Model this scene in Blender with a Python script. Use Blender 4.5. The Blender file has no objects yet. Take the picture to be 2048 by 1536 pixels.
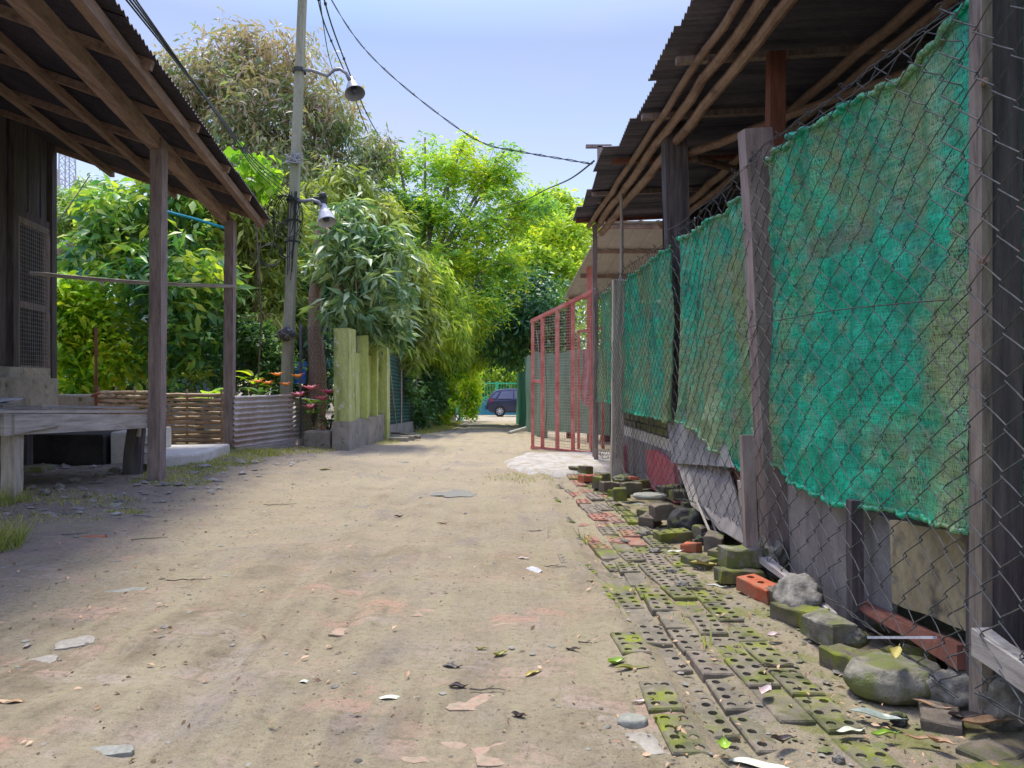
import bpy, math, random
import numpy as np
from mathutils import Vector, Matrix, noise as mn
R = math.radians
C = bpy.context.scene.collection

# ------------------------------------------------------------------ camera, sky, sun, exposure
H = 0.95; F = 1479.1
cam = bpy.data.cameras.new('camera'); camo = bpy.data.objects.new('camera', cam); C.objects.link(camo)
camo.location = (0, 0, H); camo.rotation_euler = (R(90), 0, 0)
cam.lens = 26.0; cam.sensor_width = 36.0; cam.clip_end = 2000; cam.clip_start = 0.05
bpy.context.scene.camera = camo
SUN_EL, SUN_AZ = 67.0, -18.0           # azimuth clockwise from +Y
world = bpy.data.worlds.new('World'); bpy.context.scene.world = world; world.use_nodes = True
wn = world.node_tree.nodes; wl = world.node_tree.links
bg = wn['Background']
sky = wn.new('ShaderNodeTexSky'); sky.sky_type = 'NISHITA'; sky.sun_disc = False
sky.sun_elevation = R(SUN_EL); sky.sun_rotation = R(SUN_AZ)
sky.air_density = 1.0; sky.dust_density = 0.3; sky.ozone_density = 2.0; sky.altitude = 0
# thin high cloud over the blue
tc = wn.new('ShaderNodeTexCoord'); mp = wn.new('ShaderNodeMapping'); mp.inputs['Scale'].default_value = (1.2, 1.2, 3.0)
nz = wn.new('ShaderNodeTexNoise'); nz.inputs['Scale'].default_value = 1.6; nz.inputs['Detail'].default_value = 5
rp = wn.new('ShaderNodeValToRGB'); rp.color_ramp.elements[0].position = 0.32; rp.color_ramp.elements[1].position = 0.75
rp.color_ramp.elements[0].color = (0.10, 0.10, 0.10, 1); rp.color_ramp.elements[1].color = (0.70, 0.70, 0.70, 1)
mx = wn.new('ShaderNodeMixRGB'); mx.inputs[2].default_value = (3.1, 3.25, 4.9, 1)
wl.new(tc.outputs['Generated'], mp.inputs[0]); wl.new(mp.outputs[0], nz.inputs[0]); wl.new(nz.outputs[0], rp.inputs[0])
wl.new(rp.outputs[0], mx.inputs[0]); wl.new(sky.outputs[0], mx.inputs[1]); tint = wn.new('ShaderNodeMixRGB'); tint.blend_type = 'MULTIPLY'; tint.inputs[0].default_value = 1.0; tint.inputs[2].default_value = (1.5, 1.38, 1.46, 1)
wl.new(mx.outputs[0], tint.inputs[1]); # elevation ramp: sky dimmed low down, brightened overhead as added fill light
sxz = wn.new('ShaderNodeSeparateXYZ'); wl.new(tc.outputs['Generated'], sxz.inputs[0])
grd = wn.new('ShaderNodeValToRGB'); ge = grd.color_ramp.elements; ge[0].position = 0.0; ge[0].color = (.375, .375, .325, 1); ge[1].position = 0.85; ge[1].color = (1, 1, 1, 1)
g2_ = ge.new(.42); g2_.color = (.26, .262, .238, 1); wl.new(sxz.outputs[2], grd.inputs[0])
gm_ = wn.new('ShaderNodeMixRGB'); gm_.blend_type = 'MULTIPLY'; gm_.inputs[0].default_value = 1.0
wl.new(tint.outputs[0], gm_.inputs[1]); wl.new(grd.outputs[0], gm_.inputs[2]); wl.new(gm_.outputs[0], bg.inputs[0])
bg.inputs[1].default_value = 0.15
sl = bpy.data.lights.new('sun', 'SUN'); so = bpy.data.objects.new('sun', sl); C.objects.link(so)
sl.energy = 1.5; sl.angle = R(12); sl.color = (1.0, 0.94, 0.80)
az, el = R(SUN_AZ), R(SUN_EL)
sd = Vector((math.sin(az)*math.cos(el), math.cos(az)*math.cos(el), math.sin(el)))
so.rotation_euler = sd.to_track_quat('Z', 'Y').to_euler()
vs = bpy.context.scene.view_settings; vs.view_transform = 'Standard'; vs.look = 'None'; vs.gamma = 1; vs.exposure = 1.82
try: vs.use_curve_mapping = False
except Exception: pass

# ------------------------------------------------------------------ geometry helpers
def drop(y):                       # the lane falls gently away beyond 12 m
    y = min(y, 60)
    return 0.0 if y < 10 else (-0.0293*(y-12) if y > 14 else -0.0293*(y-10)**2/8)
def P(x, y, Y): return Vector(((x-1024)/F*Y, Y, H-(y-768)/F*Y))
def Gp(x, y): Y = F*H/(y-768); return Vector(((x-1024)/F*Y, Y, 0))
rnd = random.Random(7)

class MB:
    def __init__(s): s.v = []; s.f = []
    def add(s, vs, fs):
        o = len(s.v); s.v += [tuple(v) for v in vs]; s.f += [tuple(i+o for i in f) for f in fs]; return s
    def box(s, c, d, rz=0, m=None):
        x, y, z = d[0]/2, d[1]/2, d[2]/2
        b = min(x, y, z)*0.12
        M_ = m if m is not None else Matrix.Rotation(rz, 3, 'Z')
        vs = []
        for sz, zz in ((-1, -z), (-1, -z+b), (1, z-b), (1, z)):
            for (sx, sy) in ((-1, -1), (1, -1), (1, 1), (-1, 1)):
                inset = b if abs(zz) == z else 0
                vs.append(Vector(c) + M_ @ Vector((sx*(x-inset), sy*(y-inset), zz)))
        fs = [(3, 2, 1, 0), (12, 13, 14, 15)]
        for k in range(3):
            for i in range(4):
                j = (i+1) % 4; fs.append((k*4+i, k*4+j, k*4+4+j, k*4+4+i))
        return s.add(vs, fs)
    def beam(s, a, b, w, h, up=(0, 0, 1), w2=None, h2=None):       # rectangular bar a->b
        a = Vector(a); b = Vector(b); d = (b-a).normalized(); u = Vector(up)
        sd_ = d.cross(u)
        if sd_.length < 1e-4: sd_ = d.cross(Vector((1, 0, 0)))
        sd_.normalize(); u = sd_.cross(d).normalized()
        w2 = w2 or w; h2 = h2 or h; vs = []
        for p, ww, hh in ((a, w, h), (b, w2, h2)):
            for (i, j) in ((-1, -1), (1, -1), (1, 1), (-1, 1)): vs.append(p + sd_*(i*ww/2) + u*(j*hh/2))
        return s.add(vs, [(0, 1, 2, 3), (7, 6, 5, 4), (0, 4, 5, 1), (1, 5, 6, 2), (2, 6, 7, 3), (3, 7, 4, 0)])
    def tube(s, pts, r, n=6, cap=True):
        pts = [Vector(p) for p in pts]; m = len(pts)
        rr = r if isinstance(r, (list, tuple)) else [r]*m
        vs = []; prev = None
        for i, p in enumerate(pts):
            d = (pts[min(i+1, m-1)] - pts[max(i-1, 0)])
            if d.length < 1e-9: d = Vector((0, 0, 1))
            d.normalize()
            if prev is None:
                a = d.orthogonal().normalized()
            else:
                a = prev - d*prev.dot(d)
                a = a.normalized() if a.length > 1e-6 else d.orthogonal().normalized()
            prev = a; b = d.cross(a)
            for k in range(n):
                t = 2*math.pi*k/n; vs.append(p + (a*math.cos(t)+b*math.sin(t))*rr[i])
        fs = []
        for i in range(m-1):
            for k in range(n):
                j = (k+1) % n; fs.append((i*n+k, i*n+j, (i+1)*n+j, (i+1)*n+k))
        if cap: fs += [tuple(range(n-1, -1, -1)), tuple(range((m-1)*n, m*n))]
        return s.add(vs, fs)
    def lathe(s, c, prof, n=20, axis=None):
        q = Vector((0, 0, 1)).rotation_difference(Vector(axis)) if axis is not None else None
        vs = []
        for r_, z_ in prof:
            for k in range(n):
                t = 2*math.pi*k/n; v = Vector((r_*math.cos(t), r_*math.sin(t), z_))
                if q: v = q @ v
                vs.append(Vector(c)+v)
        fs = []
        for i in range(len(prof)-1):
            for k in range(n):
                j = (k+1) % n; fs.append((i*n+k, i*n+j, (i+1)*n+j, (i+1)*n+k))
        return s.add(vs, fs)
    def plate(s, pts, th, nrm=None):         # thick polygon
        pts = [Vector(p) for p in pts]; n = len(pts)
        N = (pts[1]-pts[0]).cross(pts[2]-pts[0]).normalized() if nrm is None else Vector(nrm)
        vs = [p + N*th/2 for p in pts] + [p - N*th/2 for p in pts]
        fs = [tuple(range(n)), tuple(range(2*n-1, n-1, -1))]
        for i in range(n): j = (i+1) % n; fs.append((i, i+n, j+n, j))
        return s.add(vs, fs)
    def grid(s, fn, nu, nv):
        vs = [fn(i/nu, j/nv) for j in range(nv+1) for i in range(nu+1)]
        fs = [(j*(nu+1)+i, j*(nu+1)+i+1, (j+1)*(nu+1)+i+1, (j+1)*(nu+1)+i) for j in range(nv) for i in range(nu)]
        return s.add(vs, fs)
    def nparr(s): return np.array(s.v, dtype=np.float64).reshape(-1, 3)

def wloc(o):
    l = Vector((0, 0, 0))
    while o is not None: l += o.location; o = o.parent
    return l
def emit(name, mb, mat, parent=None, smooth=False, kind=None, label=None, jitter=0):
    v = mb.nparr()
    if parent is None:
        lo = v.min(0); hi = v.max(0); org = Vector(((lo[0]+hi[0])/2, (lo[1]+hi[1])/2, lo[2]))
        if kind == 'structure': org = Vector((0, 0, 0))
    else:
        org = wloc(parent)
    me = bpy.data.meshes.new(name)
    me.from_pydata((v - np.array(org)).tolist(), [], mb.f); me.update()
    if smooth: me.polygons.foreach_set('use_smooth', [True]*len(me.polygons))
    o = bpy.data.objects.new(name, me); C.objects.link(o); me.materials.append(mat)
    if parent is None: o.location = org
    else: o.parent = parent
    if kind: o['kind'] = kind
    if label: o['label'] = label
    return o
def part(name, mb, mat, parent, **k): return emit(name, mb, mat, parent, **k)
def thing(name, loc, label, cat, group=None):
    o = bpy.data.objects.new(name, None); C.objects.link(o); o.location = loc; o.empty_display_size = 0.2
    o['label'] = label; o['category'] = cat
    if group: o['group'] = group
    return o
def solo(name, mb, mat, label, cat, group=None, smooth=False):
    o = emit(name, mb, mat, None, smooth); o['label'] = label; o['category'] = cat
    if group: o['group'] = group
    return o
def npmesh(name, V, T, mat, parent=None, kind=None, smooth=False):
    V = np.asarray(V, dtype=np.float64); T = np.asarray(T, dtype=np.int32)
    if parent is None:
        lo = V.min(0); hi = V.max(0); org = np.array([(lo[0]+hi[0])/2, (lo[1]+hi[1])/2, lo[2]])
    else: org = np.array(wloc(parent))
    me = bpy.data.meshes.new(name)
    k = T.shape[1]; me.vertices.add(len(V)); me.vertices.foreach_set('co', (V-org).astype(np.float32).ravel())
    me.loops.add(T.size); me.loops.foreach_set('vertex_index', T.ravel())
    me.polygons.add(len(T)); me.polygons.foreach_set('loop_start', np.arange(len(T), dtype=np.int32)*k)
    me.polygons.foreach_set('loop_total', np.full(len(T), k, dtype=np.int32))
    me.update(calc_edges=True); me.validate()
    if smooth: me.polygons.foreach_set('use_smooth', [True]*len(me.polygons))
    o = bpy.data.objects.new(name, me); C.objects.link(o); me.materials.append(mat)
    if parent is None: o.location = Vector(org)
    else: o.parent = parent
    if kind: o['kind'] = kind
    return o

# ------------------------------------------------------------------ materials
class NT:
    def __init__(s, name):
        s.m = bpy.data.materials.new(name); s.m.use_nodes = True; s.t = s.m.node_tree; s.n = s.t.nodes; s.l = s.t.links
        s.b = s.n['Principled BSDF']; s.co = s.n.new('ShaderNodeTexCoord')
    def obj(s, sc=(1, 1, 1), rot=(0, 0, 0), world=False):
        m = s.n.new('ShaderNodeMapping'); m.inputs['Scale'].default_value = sc; m.inputs['Rotation'].default_value = rot
        if world:
            g = s.n.new('ShaderNodeNewGeometry'); s.l.new(g.outputs['Position'], m.inputs[0])
        else: s.l.new(s.co.outputs['Object'], m.inputs[0])
        return m.outputs[0]
    def noise(s, vec, scale, detail=5, rough=0.6, dist=0):
        n = s.n.new('ShaderNodeTexNoise'); n.inputs['Scale'].default_value = scale; n.inputs['Detail'].default_value = detail
        n.inputs['Roughness'].default_value = rough; n.inputs['Distortion'].default_value = dist; s.l.new(vec, n.inputs['Vector']); return n.outputs[0]
    def ramp(s, fac, stops):
        r = s.n.new('ShaderNodeValToRGB'); e = r.color_ramp.elements
        while len(e) < len(stops): e.new(0.5)
        for i, (p, c) in enumerate(stops):
            e[i].position = p; e[i].color = (*c, 1) if not isinstance(c, (int, float)) else (c, c, c, 1)
        s.l.new(fac, r.inputs[0]); return r.outputs[0]
    def mix(s, fac, a, b, mode='MIX'):
        m = s.n.new('ShaderNodeMixRGB'); m.blend_type = mode
        for i, x in ((0, fac), (1, a), (2, b)):
            if isinstance(x, (int, float)): m.inputs[i].default_value = x if i == 0 else (x, x, x, 1)
            elif isinstance(x, tuple): m.inputs[i].default_value = (*x, 1)
            else: s.l.new(x, m.inputs[i])
        return m.outputs[0]
    def math(s, op, a, b=0.0):
        m = s.n.new('ShaderNodeMath'); m.operation = op
        for i, x in ((0, a), (1, b)):
            if isinstance(x, (int, float)): m.inputs[i].default_value = x
            else: s.l.new(x, m.inputs[i])
        return m.outputs[0]
    def bump(s, h, strength=0.4, dist=0.01):
        b = s.n.new('ShaderNodeBump'); b.inputs['Strength'].default_value = strength; b.inputs['Distance'].default_value = dist
        s.l.new(h, b.inputs['Height']); s.l.new(b.outputs[0], s.b.inputs['Normal']); return b
    def isl(s):
        g = s.n.new('ShaderNodeNewGeometry'); return g.outputs['Random Per Island']
    def rand(s):
        g = s.n.new('ShaderNodeObjectInfo'); return g.outputs['Random']
    def done(s, col, rough=0.8, metal=0.0, spec=0.3):
        if isinstance(col, tuple): s.b.inputs['Base Color'].default_value = (*col, 1)
        else: s.l.new(col, s.b.inputs['Base Color'])
        if isinstance(rough, (int, float)): s.b.inputs['Roughness'].default_value = rough
        else: s.l.new(rough, s.b.inputs['Roughness'])
        s.b.inputs['Metallic'].default_value = metal
        s.b.inputs['Specular IOR Level'].default_value = spec
        return s.m
def rough_mat(name, c1, c2, c3=None, sc=4, st=(1, 1, 1), bsc=60, bst=0.4, bd=0.004, rough=0.85, metal=0, spec=0.3, moss=None, mamt=0.6):
    t = NT(name); v = t.obj(st); n1 = t.noise(v, sc, 7, 0.65, 0.3)
    st_ = [(0.35, c1), (0.65, c2)] if c3 is None else [(0.3, c1), (0.5, c2), (0.7, c3)]
    col = t.ramp(n1, st_)
    n2 = t.noise(t.obj(st), bsc, 4, 0.7)
    col = t.mix(0.55, col, t.ramp(n2, [(0.3, 0.55), (0.7, 1.25)]), 'MULTIPLY')
    col = t.mix(t.math('MULTIPLY', t.rand(), 0.25), col, (c1[0]*0.6, c1[1]*0.6, c1[2]*0.6))
    if moss is not None:
        nm = t.noise(t.obj((1, 1, 1), world=True), 9, 5, 0.6)
        col = t.mix(t.ramp(nm, [(mamt-0.08, 0.0), (mamt+0.05, 1.0)]), col, moss)
    t.bump(t.mix(0.5, n1, n2), bst, bd)
    return t.done(col, rough, metal, spec)
M = {}
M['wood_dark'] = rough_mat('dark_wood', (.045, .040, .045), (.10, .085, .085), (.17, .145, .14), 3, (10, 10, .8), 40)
M['wood_dark_h'] = rough_mat('dark_wood_beam', (.18, .12, .09), (.32, .215, .16), (.42, .30, .23), 3, (6, .8, 6), 30)
M['wood_grey'] = rough_mat('weathered_grey_wood', (.22, .19, .15), (.40, .35, .28), (.54, .49, .41), 3, (9, 9, .9), 50)
M['wood_grey_h'] = rough_mat('weathered_board', (.24, .215, .185), (.42, .385, .34), (.56, .52, .46), 3, (1, 1.2, 10), 50)
M['wood_purple'] = rough_mat('old_brown_post_wood', (.14, .11, .10), (.27, .21, .185), (.38, .31, .27), 3, (9, 9, 1.2), 60)
M['wood_tan'] = rough_mat('tan_post_wood', (.12, .10, .085), (.27, .225, .18), (.36, .31, .25), 4, (9, 9, 1.2), 60)
M['wood_red'] = rough_mat('red_painted_wood', (.16, .06, .04), (.26, .11, .07), None, 4, (8, 8, 1), 40)
M['bamboo'] = rough_mat('bamboo', (.28, .18, .10), (.44, .31, .19), (.54, .42, .28), 5, (2, 2, 2), 30, rough=0.55)
M['bamboo_dk'] = rough_mat('smoky_bamboo', (.17, .11, .08), (.33, .22, .16), (.42, .30, .22), 4, (2, 1, 2), 30, rough=0.6)
M['concrete'] = rough_mat('old_concrete', (.20, .18, .14), (.36, .33, .27), (.46, .43, .36), 3, (1, 1, 1), 50, moss=(.10, .12, .04), mamt=.66)
M['concrete_pale'] = rough_mat('pale_concrete', (.42, .39, .33), (.56, .53, .46), (.64, .61, .55), 4, (1, 1, 1), 60, bst=.5)
M['concrete_shade'] = rough_mat('shaded_concrete', (.02, .018, .018), (.05, .045, .04), None, 4)  # near-black base paints in the shade on the block under the table
M['tin'] = rough_mat('grey_corrugated_iron', (.40, .38, .35), (.56, .53, .50), (.64, .61, .58), 2, (1, 1, 1), 30, rough=.6, metal=.25, spec=.4)
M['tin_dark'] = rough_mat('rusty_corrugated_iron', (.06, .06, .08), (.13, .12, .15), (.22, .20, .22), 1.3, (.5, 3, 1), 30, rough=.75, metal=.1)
M['tin_left'] = rough_mat('brown_rusted_roof_iron', (.05, .045, .06), (.10, .085, .10), None, 1.3, (2, .7, 1), 30, rough=.8)
M['roof_beige'] = rough_mat('beige_roof_sheet', (.50, .475, .44), (.62, .59, .55), None, 3, (1, 4, 1), 30, rough=.6)
M['steel_red'] = rough_mat('red_painted_steel', (.50, .12, .09), (.72, .24, .19), (.78, .38, .31), 6, (1, 1, 1), 50, rough=.5, bst=.1)
M['wire'] = rough_mat('galvanised_wire', (.025, .03, .03), (.08, .085, .085), (.10, .07, .05), 14, (1, 1, 1), 60, rough=.7, metal=.0, spec=.2, bst=.05)
M['wire_thin'] = rough_mat('fine_wire', (.25, .25, .25), (.42, .42, .42), None, 8, (1, 1, 1), 60, rough=.5, metal=.4, bst=.05)
M['cable'] = rough_mat('black_cable', (.02, .022, .02), (.06, .07, .05), None, 8, rough=.6, bst=.05)
M['pole'] = rough_mat('lichened_concrete_pole', (.17, .18, .11), (.30, .30, .21), (.36, .36, .28), 2, (3, 3, .5), 30)
M['paint_green'] = rough_mat('lime_green_wall_paint', (.20, .22, .08), (.50, .56, .18), (.62, .67, .30), 2.6, (2.2, 2.2, .6), 25, bst=.3, moss=(.60, .62, .50), mamt=.655)
M['paint_green_l'] = rough_mat('clean_lime_paint', (.46, .54, .14), (.62, .70, .24), None, 2.5, (1, 1, .5), 25, bst=.2)
M['sheet_grey'] = rough_mat('grey_fibre_cement', (.16, .155, .15), (.26, .25, .24), (.33, .32, .31), 3, (1, 1, 1), 60)
M['board_yellow'] = rough_mat('stained_yellow_board', (.17, .14, .085), (.32, .27, .16), (.42, .37, .22), 3.5, (1, 1, .6), 50, moss=(.09, .08, .06), mamt=.62)
M['board_mauve'] = rough_mat('stained_grey_board', (.14, .125, .115), (.26, .235, .215), (.36, .33, .29), 3, (1, 2.2, .6), 40)
M['pink_plaster'] = rough_mat('pink_painted_plaster', (.50, .09, .10), (.62, .22, .22), None, 4)
M['lamp_white'] = rough_mat('white_enamel', (.42, .42, .42), (.58, .58, .58), None, 6, rough=.35, bst=.05)
M['lamp_blue'] = rough_mat('grey_enamel', (.18, .19, .21), (.28, .29, .31), None, 6, rough=.4, bst=.05)
M['lamp_in'] = rough_mat('lamp_inside', (.05, .06, .10), (.10, .12, .16), None, 6, rough=.5, bst=.05)
M['cyan'] = rough_mat('cyan_plastic', (.02, .32, .40), (.05, .45, .52), None, 5, rough=.45, bst=.05)
M['blue_tarp'] = rough_mat('blue_tarpaulin', (.02, .20, .32), (.06, .32, .42), None, 3, rough=.5)
M['tarp_green'] = rough_mat('faded_green_tarp', (.10, .20, .13), (.19, .31, .21), (.26, .36, .27), 2, (1, 1, .3), 30)
M['tin_green'] = rough_mat('green_painted_tin', (.03, .20, .12), (.06, .34, .20), (.22, .27, .17), 1.6, (1, 1, .3), 30)
M['gate_green'] = rough_mat('green_gate_paint', (.04, .42, .20), (.07, .55, .28), None, 4, rough=.5, bst=.05)
M['gate_blue'] = rough_mat('blue_gate_panel', (.03, .22, .30), (.08, .35, .38), None, 3, rough=.5, bst=.05)
M['rag'] = rough_mat('black_and_white_rag', (.03, .03, .03), (.10, .10, .10), (.5, .5, .5), 14)
M['rag_white'] = rough_mat('grey_cloth', (.30, .31, .32), (.5, .5, .52), None, 10)
M['paper'] = rough_mat('old_newspaper', (.35, .35, .34), (.55, .55, .54), None, 20)
M['car_paint'] = rough_mat('navy_car_paint', (.012, .018, .05), (.02, .028, .07), None, 1, rough=.18, bst=0, spec=.6)
M['car_glass'] = rough_mat('dark_car_glass', (.05, .06, .10), (.10, .11, .16), None, 1, rough=.1, bst=0, spec=.7)
M['rubber'] = rough_mat('tyre_rubber', (.02, .02, .02), (.035, .035, .035), None, 9)
M['rim'] = rough_mat('silver_alloy', (.5, .5, .5), (.6, .6, .6), None, 3, rough=.35, metal=.3, bst=0)
M['tail_red'] = rough_mat('red_lens', (.45, .02, .04), (.60, .05, .08), None, 3, rough=.2, bst=0)
M['bark'] = rough_mat('brown_bark', (.16, .13, .10), (.30, .24, .18), (.40, .33, .26), 6, (3, 3, .8), 40, bst=.8, bd=.01)
M['bark_red'] = rough_mat('reddish_scaly_bark', (.22, .14, .10), (.38, .25, .19), (.48, .36, .29), 9, (3, 3, 3), 40, bst=.8, bd=.01)
M['bark_grey'] = rough_mat('grey_bark', (.16, .14, .12), (.30, .27, .22), None, 6, (2, 2, .8), 40, bst=.7, bd=.01)
M['twig'] = rough_mat('dry_twig', (.10, .08, .06), (.22, .18, .13), None, 8)
M['stone_moss'] = rough_mat('mossy_stone', (.08, .075, .055), (.21, .195, .15), (.33, .31, .24), 13, (1, 1, 1), 70, bst=1, bd=.012, moss=(.14, .155, .05), mamt=.50)
M['stone'] = rough_mat('grey_rubble', (.08, .075, .06), (.22, .205, .17), (.38, .355, .30), 16, (1, 1, 1), 60, bst=1, bd=.012)
M['stone_pale'] = rough_mat('pale_stone', (.20, .20, .155), (.30, .30, .245), (.27, .24, .17), 9)
M['stone_black'] = rough_mat('black_stone', (.02, .02, .02), (.06, .055, .05), None, 6, moss=(.10, .12, .03), mamt=.60)
M['soil'] = rough_mat('soil_crumbs', (.11, .085, .06), (.23, .185, .13), None, 30)
M['plastic'] = rough_mat('pale_plastic_film', (.5, .5, .54), (.68, .68, .72), None, 12, rough=.3)

def brick_mat(name, red, mud, moss_amt, red_share):
    t = NT(name); w = t.obj((1, 1, 1), world=True)
    n1 = t.noise(w, 14, 6, .65); n2 = t.noise(w, 120, 4, .7); n3 = t.noise(w, 2.6, 6, .65)
    n4 = t.noise(w, 5.5, 5, .6)
    redc = t.ramp(n1, [(.3, (red[0]*.7, red[1]*.6, red[2]*.6)), (.7, red)])
    mudc = t.ramp(n1, [(.3, (mud[0]*.6, mud[1]*.6, mud[2]*.6)), (.7, mud)])
    sel = t.ramp(t.math('ADD', t.isl(), t.math('MULTIPLY', n4, .45)), [(1.23-red_share-.06, 0.0), (1.23-red_share+.06, 1.0)])
    col = t.mix(sel, mudc, redc)
    dirt = t.ramp(n1, [(.45, 0.0), (.62, 1.0)])
    col = t.mix(t.math('MULTIPLY', dirt, .65), col, (mud[0]*1.1, mud[1]*1.05, mud[2]))
    mossf = t.math('MULTIPLY', t.ramp(n3, [(moss_amt, 0.0), (moss_amt+.08, 1.0)]), t.ramp(n1, [(.38, 0.0), (.52, 1.0)]))
    mosscol = t.ramp(n4, [(.42, (.10, .105, .045)), (.62, (.22, .25, .03))])
    col = t.mix(mossf, col, mosscol)
    col = t.mix(.5, col, t.ramp(n2, [(.3, .5), (.7, 1.0)]), 'MULTIPLY')
    t.bump(t.mix(.5, n1, n2), .8, .006)
    return t.done(col, .9, 0, .2)
M['brick_path'] = brick_mat('paving_brick', (.40, .19, .13), (.24, .21, .155), .465, .12)
M['brick_moss'] = brick_mat('mossy_loose_brick', (.32, .14, .09), (.19, .16, .12), .47, .30)
M['brick_red'] = brick_mat('clean_red_brick', (.58, .17, .08), (.22, .17, .12), .56, .95)

def leaf_mat(name, cols, trans=.35, rough=.5, spec=.3, nsc=.9, zbrown=None):
    t = NT(name); isl = t.isl(); n = t.noise(t.obj((1, 1, 1), world=True), nsc, 3, .6)
    f = t.math('ADD', t.math('MULTIPLY', isl, .55), t.math('MULTIPLY', t.math('SUBTRACT', n, .5), 1.5))
    f = t.math('ADD', f, .22)
    cols = [tuple(min(.66, x*1.55+.012) for x in c) for c in cols]
    k = len(cols); col = t.ramp(f, [((i+.2)/k, c) for i, c in enumerate(cols)])
    if zbrown:
        g = t.n.new('ShaderNodeSeparateXYZ'); t.l.new(t.obj((1, 1, 1), world=True), g.inputs[0])
        zf = t.math('ADD', t.math('MULTIPLY', g.outputs[2], 1.0/(zbrown[1]-zbrown[0])), -zbrown[0]/(zbrown[1]-zbrown[0]))
        zf = t.math('ADD', zf, t.math('MULTIPLY', t.math('SUBTRACT', t.noise(t.obj((1, 1, 1), world=True), .8, 4), .5), 2.2))
        zf = t.math('ADD', zf, t.math('MULTIPLY', t.math('SUBTRACT', isl, .5), .8))
        col = t.mix(t.ramp(zf, [(.35, 0.0), (.75, 1.0)]), col, zbrown[2])
    t.done(col, rough, 0, spec)
    tr = t.n.new('ShaderNodeBsdfTranslucent'); ms = t.n.new('ShaderNodeMixShader'); ms.inputs[0].default_value = trans
    tc_ = t.mix(.75, col, (1.35, 1.5, .35), 'MULTIPLY'); t.l.new(tc_, tr.inputs[0])
    out = [x for x in t.n if x.type == 'OUTPUT_MATERIAL'][0]
    t.l.new(t.b.outputs[0], ms.inputs[1]); t.l.new(tr.outputs[0], ms.inputs[2]); t.l.new(ms.outputs[0], out.inputs[0])
    return t.m
L = {}
L['browned'] = leaf_mat('greygreen_leaves_browning_at_top', [(.06, .11, .05), (.12, .17, .08), (.20, .24, .11), (.26, .25, .15)], .35, zbrown=(5.0, 11.5, (.42, .32, .26)))
L['broad'] = leaf_mat('broad_green_leaves', [(.015, .08, .035), (.05, .15, .05), (.16, .28, .05), (.38, .46, .06)], .38, .4, .45, 1.1)
L['olive'] = leaf_mat('olive_leaves', [(.05, .07, .025), (.10, .14, .03), (.19, .23, .05), (.32, .34, .08)], .4, nsc=1.2)
L['blue'] = leaf_mat('bluish_palmate_leaves', [(.03, .085, .035), (.075, .15, .06), (.15, .22, .10), (.28, .34, .16)], .3, .38, .5, 1.3)
L['feather'] = leaf_mat('light_feathery_leaves', [(.045, .13, .05), (.10, .22, .05), (.22, .34, .03), (.42, .48, .02)], .5, nsc=.6)
L['yellow'] = leaf_mat('yellow_green_leaves', [(.06, .14, .03), (.15, .25, .03), (.27, .35, .04), (.38, .43, .05)], .5, nsc=.8)
L['dark'] = leaf_mat('dark_glossy_leaves', [(.008, .04, .025), (.02, .08, .04), (.04, .13, .045), (.12, .22, .04)], .25, .4, .45, .9)
L['lane'] = leaf_mat('drooping_lime_leaves', [(.05, .11, .02), (.12, .20, .03), (.24, .31, .04), (.38, .42, .06)], .5, nsc=.9)
L['vine'] = leaf_mat('vine_leaves', [(.05, .15, .02), (.14, .28, .02), (.30, .44, .02), (.50, .58, .03)], .45, nsc=1.4)
L['heart'] = leaf_mat('heart_leaves', [(.08, .20, .02), (.16, .30, .02), (.28, .40, .04)], .4)
L['far'] = leaf_mat('far_foliage', [(.04, .09, .03), (.10, .18, .04), (.22, .30, .06)], .35, nsc=.25)
L['bush'] = leaf_mat('small_bush_leaves', [(.02, .06, .02), (.05, .12, .03), (.10, .18, .05)], .3, nsc=2)
L['grass'] = leaf_mat('verge_grass', [(.10, .12, .03), (.20, .22, .05), (.30, .28, .10)], .35, nsc=2)
L['petal_o'] = leaf_mat('orange_petals', [(.46, .07, .01), (.48, .13, .01)], .2)
L['petal_p'] = leaf_mat('pink_leaf_centres', [(.46, .05, .13), (.46, .12, .18)], .15)
L['white'] = leaf_mat('white_petals', [(.7, .7, .68), (.75, .75, .72)], .3)
L['palm'] = leaf_mat('dry_palm_fronds', [(.25, .20, .10), (.36, .30, .12), (.30, .34, .08)], .35)

def simple_leaf(name, c1, c2, rough=.5):
    return rough_mat(name, c1, c2, None, 18, (1, 1, 1), 60, bst=.3, bd=.002, rough=rough)
LL = {'green': simple_leaf('fallen_green_leaf', (.20, .34, .04), (.36, .50, .07), .35),
      'grey': simple_leaf('fallen_grey_leaf', (.16, .20, .16), (.30, .35, .30), .35),
      'yellow': simple_leaf('fallen_yellow_leaf', (.45, .38, .10), (.62, .55, .20)),
      'olive': simple_leaf('fallen_olive_leaf', (.22, .22, .04), (.40, .38, .10), .4),
      'tan': simple_leaf('fallen_tan_leaf', (.36, .22, .12), (.55, .36, .20)),
      'dark': simple_leaf('fallen_dark_leaf', (.035, .025, .02), (.09, .06, .045)),
      'pale': simple_leaf('fallen_pale_leaf', (.48, .50, .38), (.62, .64, .50)),
      'pink': simple_leaf('fallen_pink_leaf', (.50, .38, .36), (.66, .54, .52))}

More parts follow.
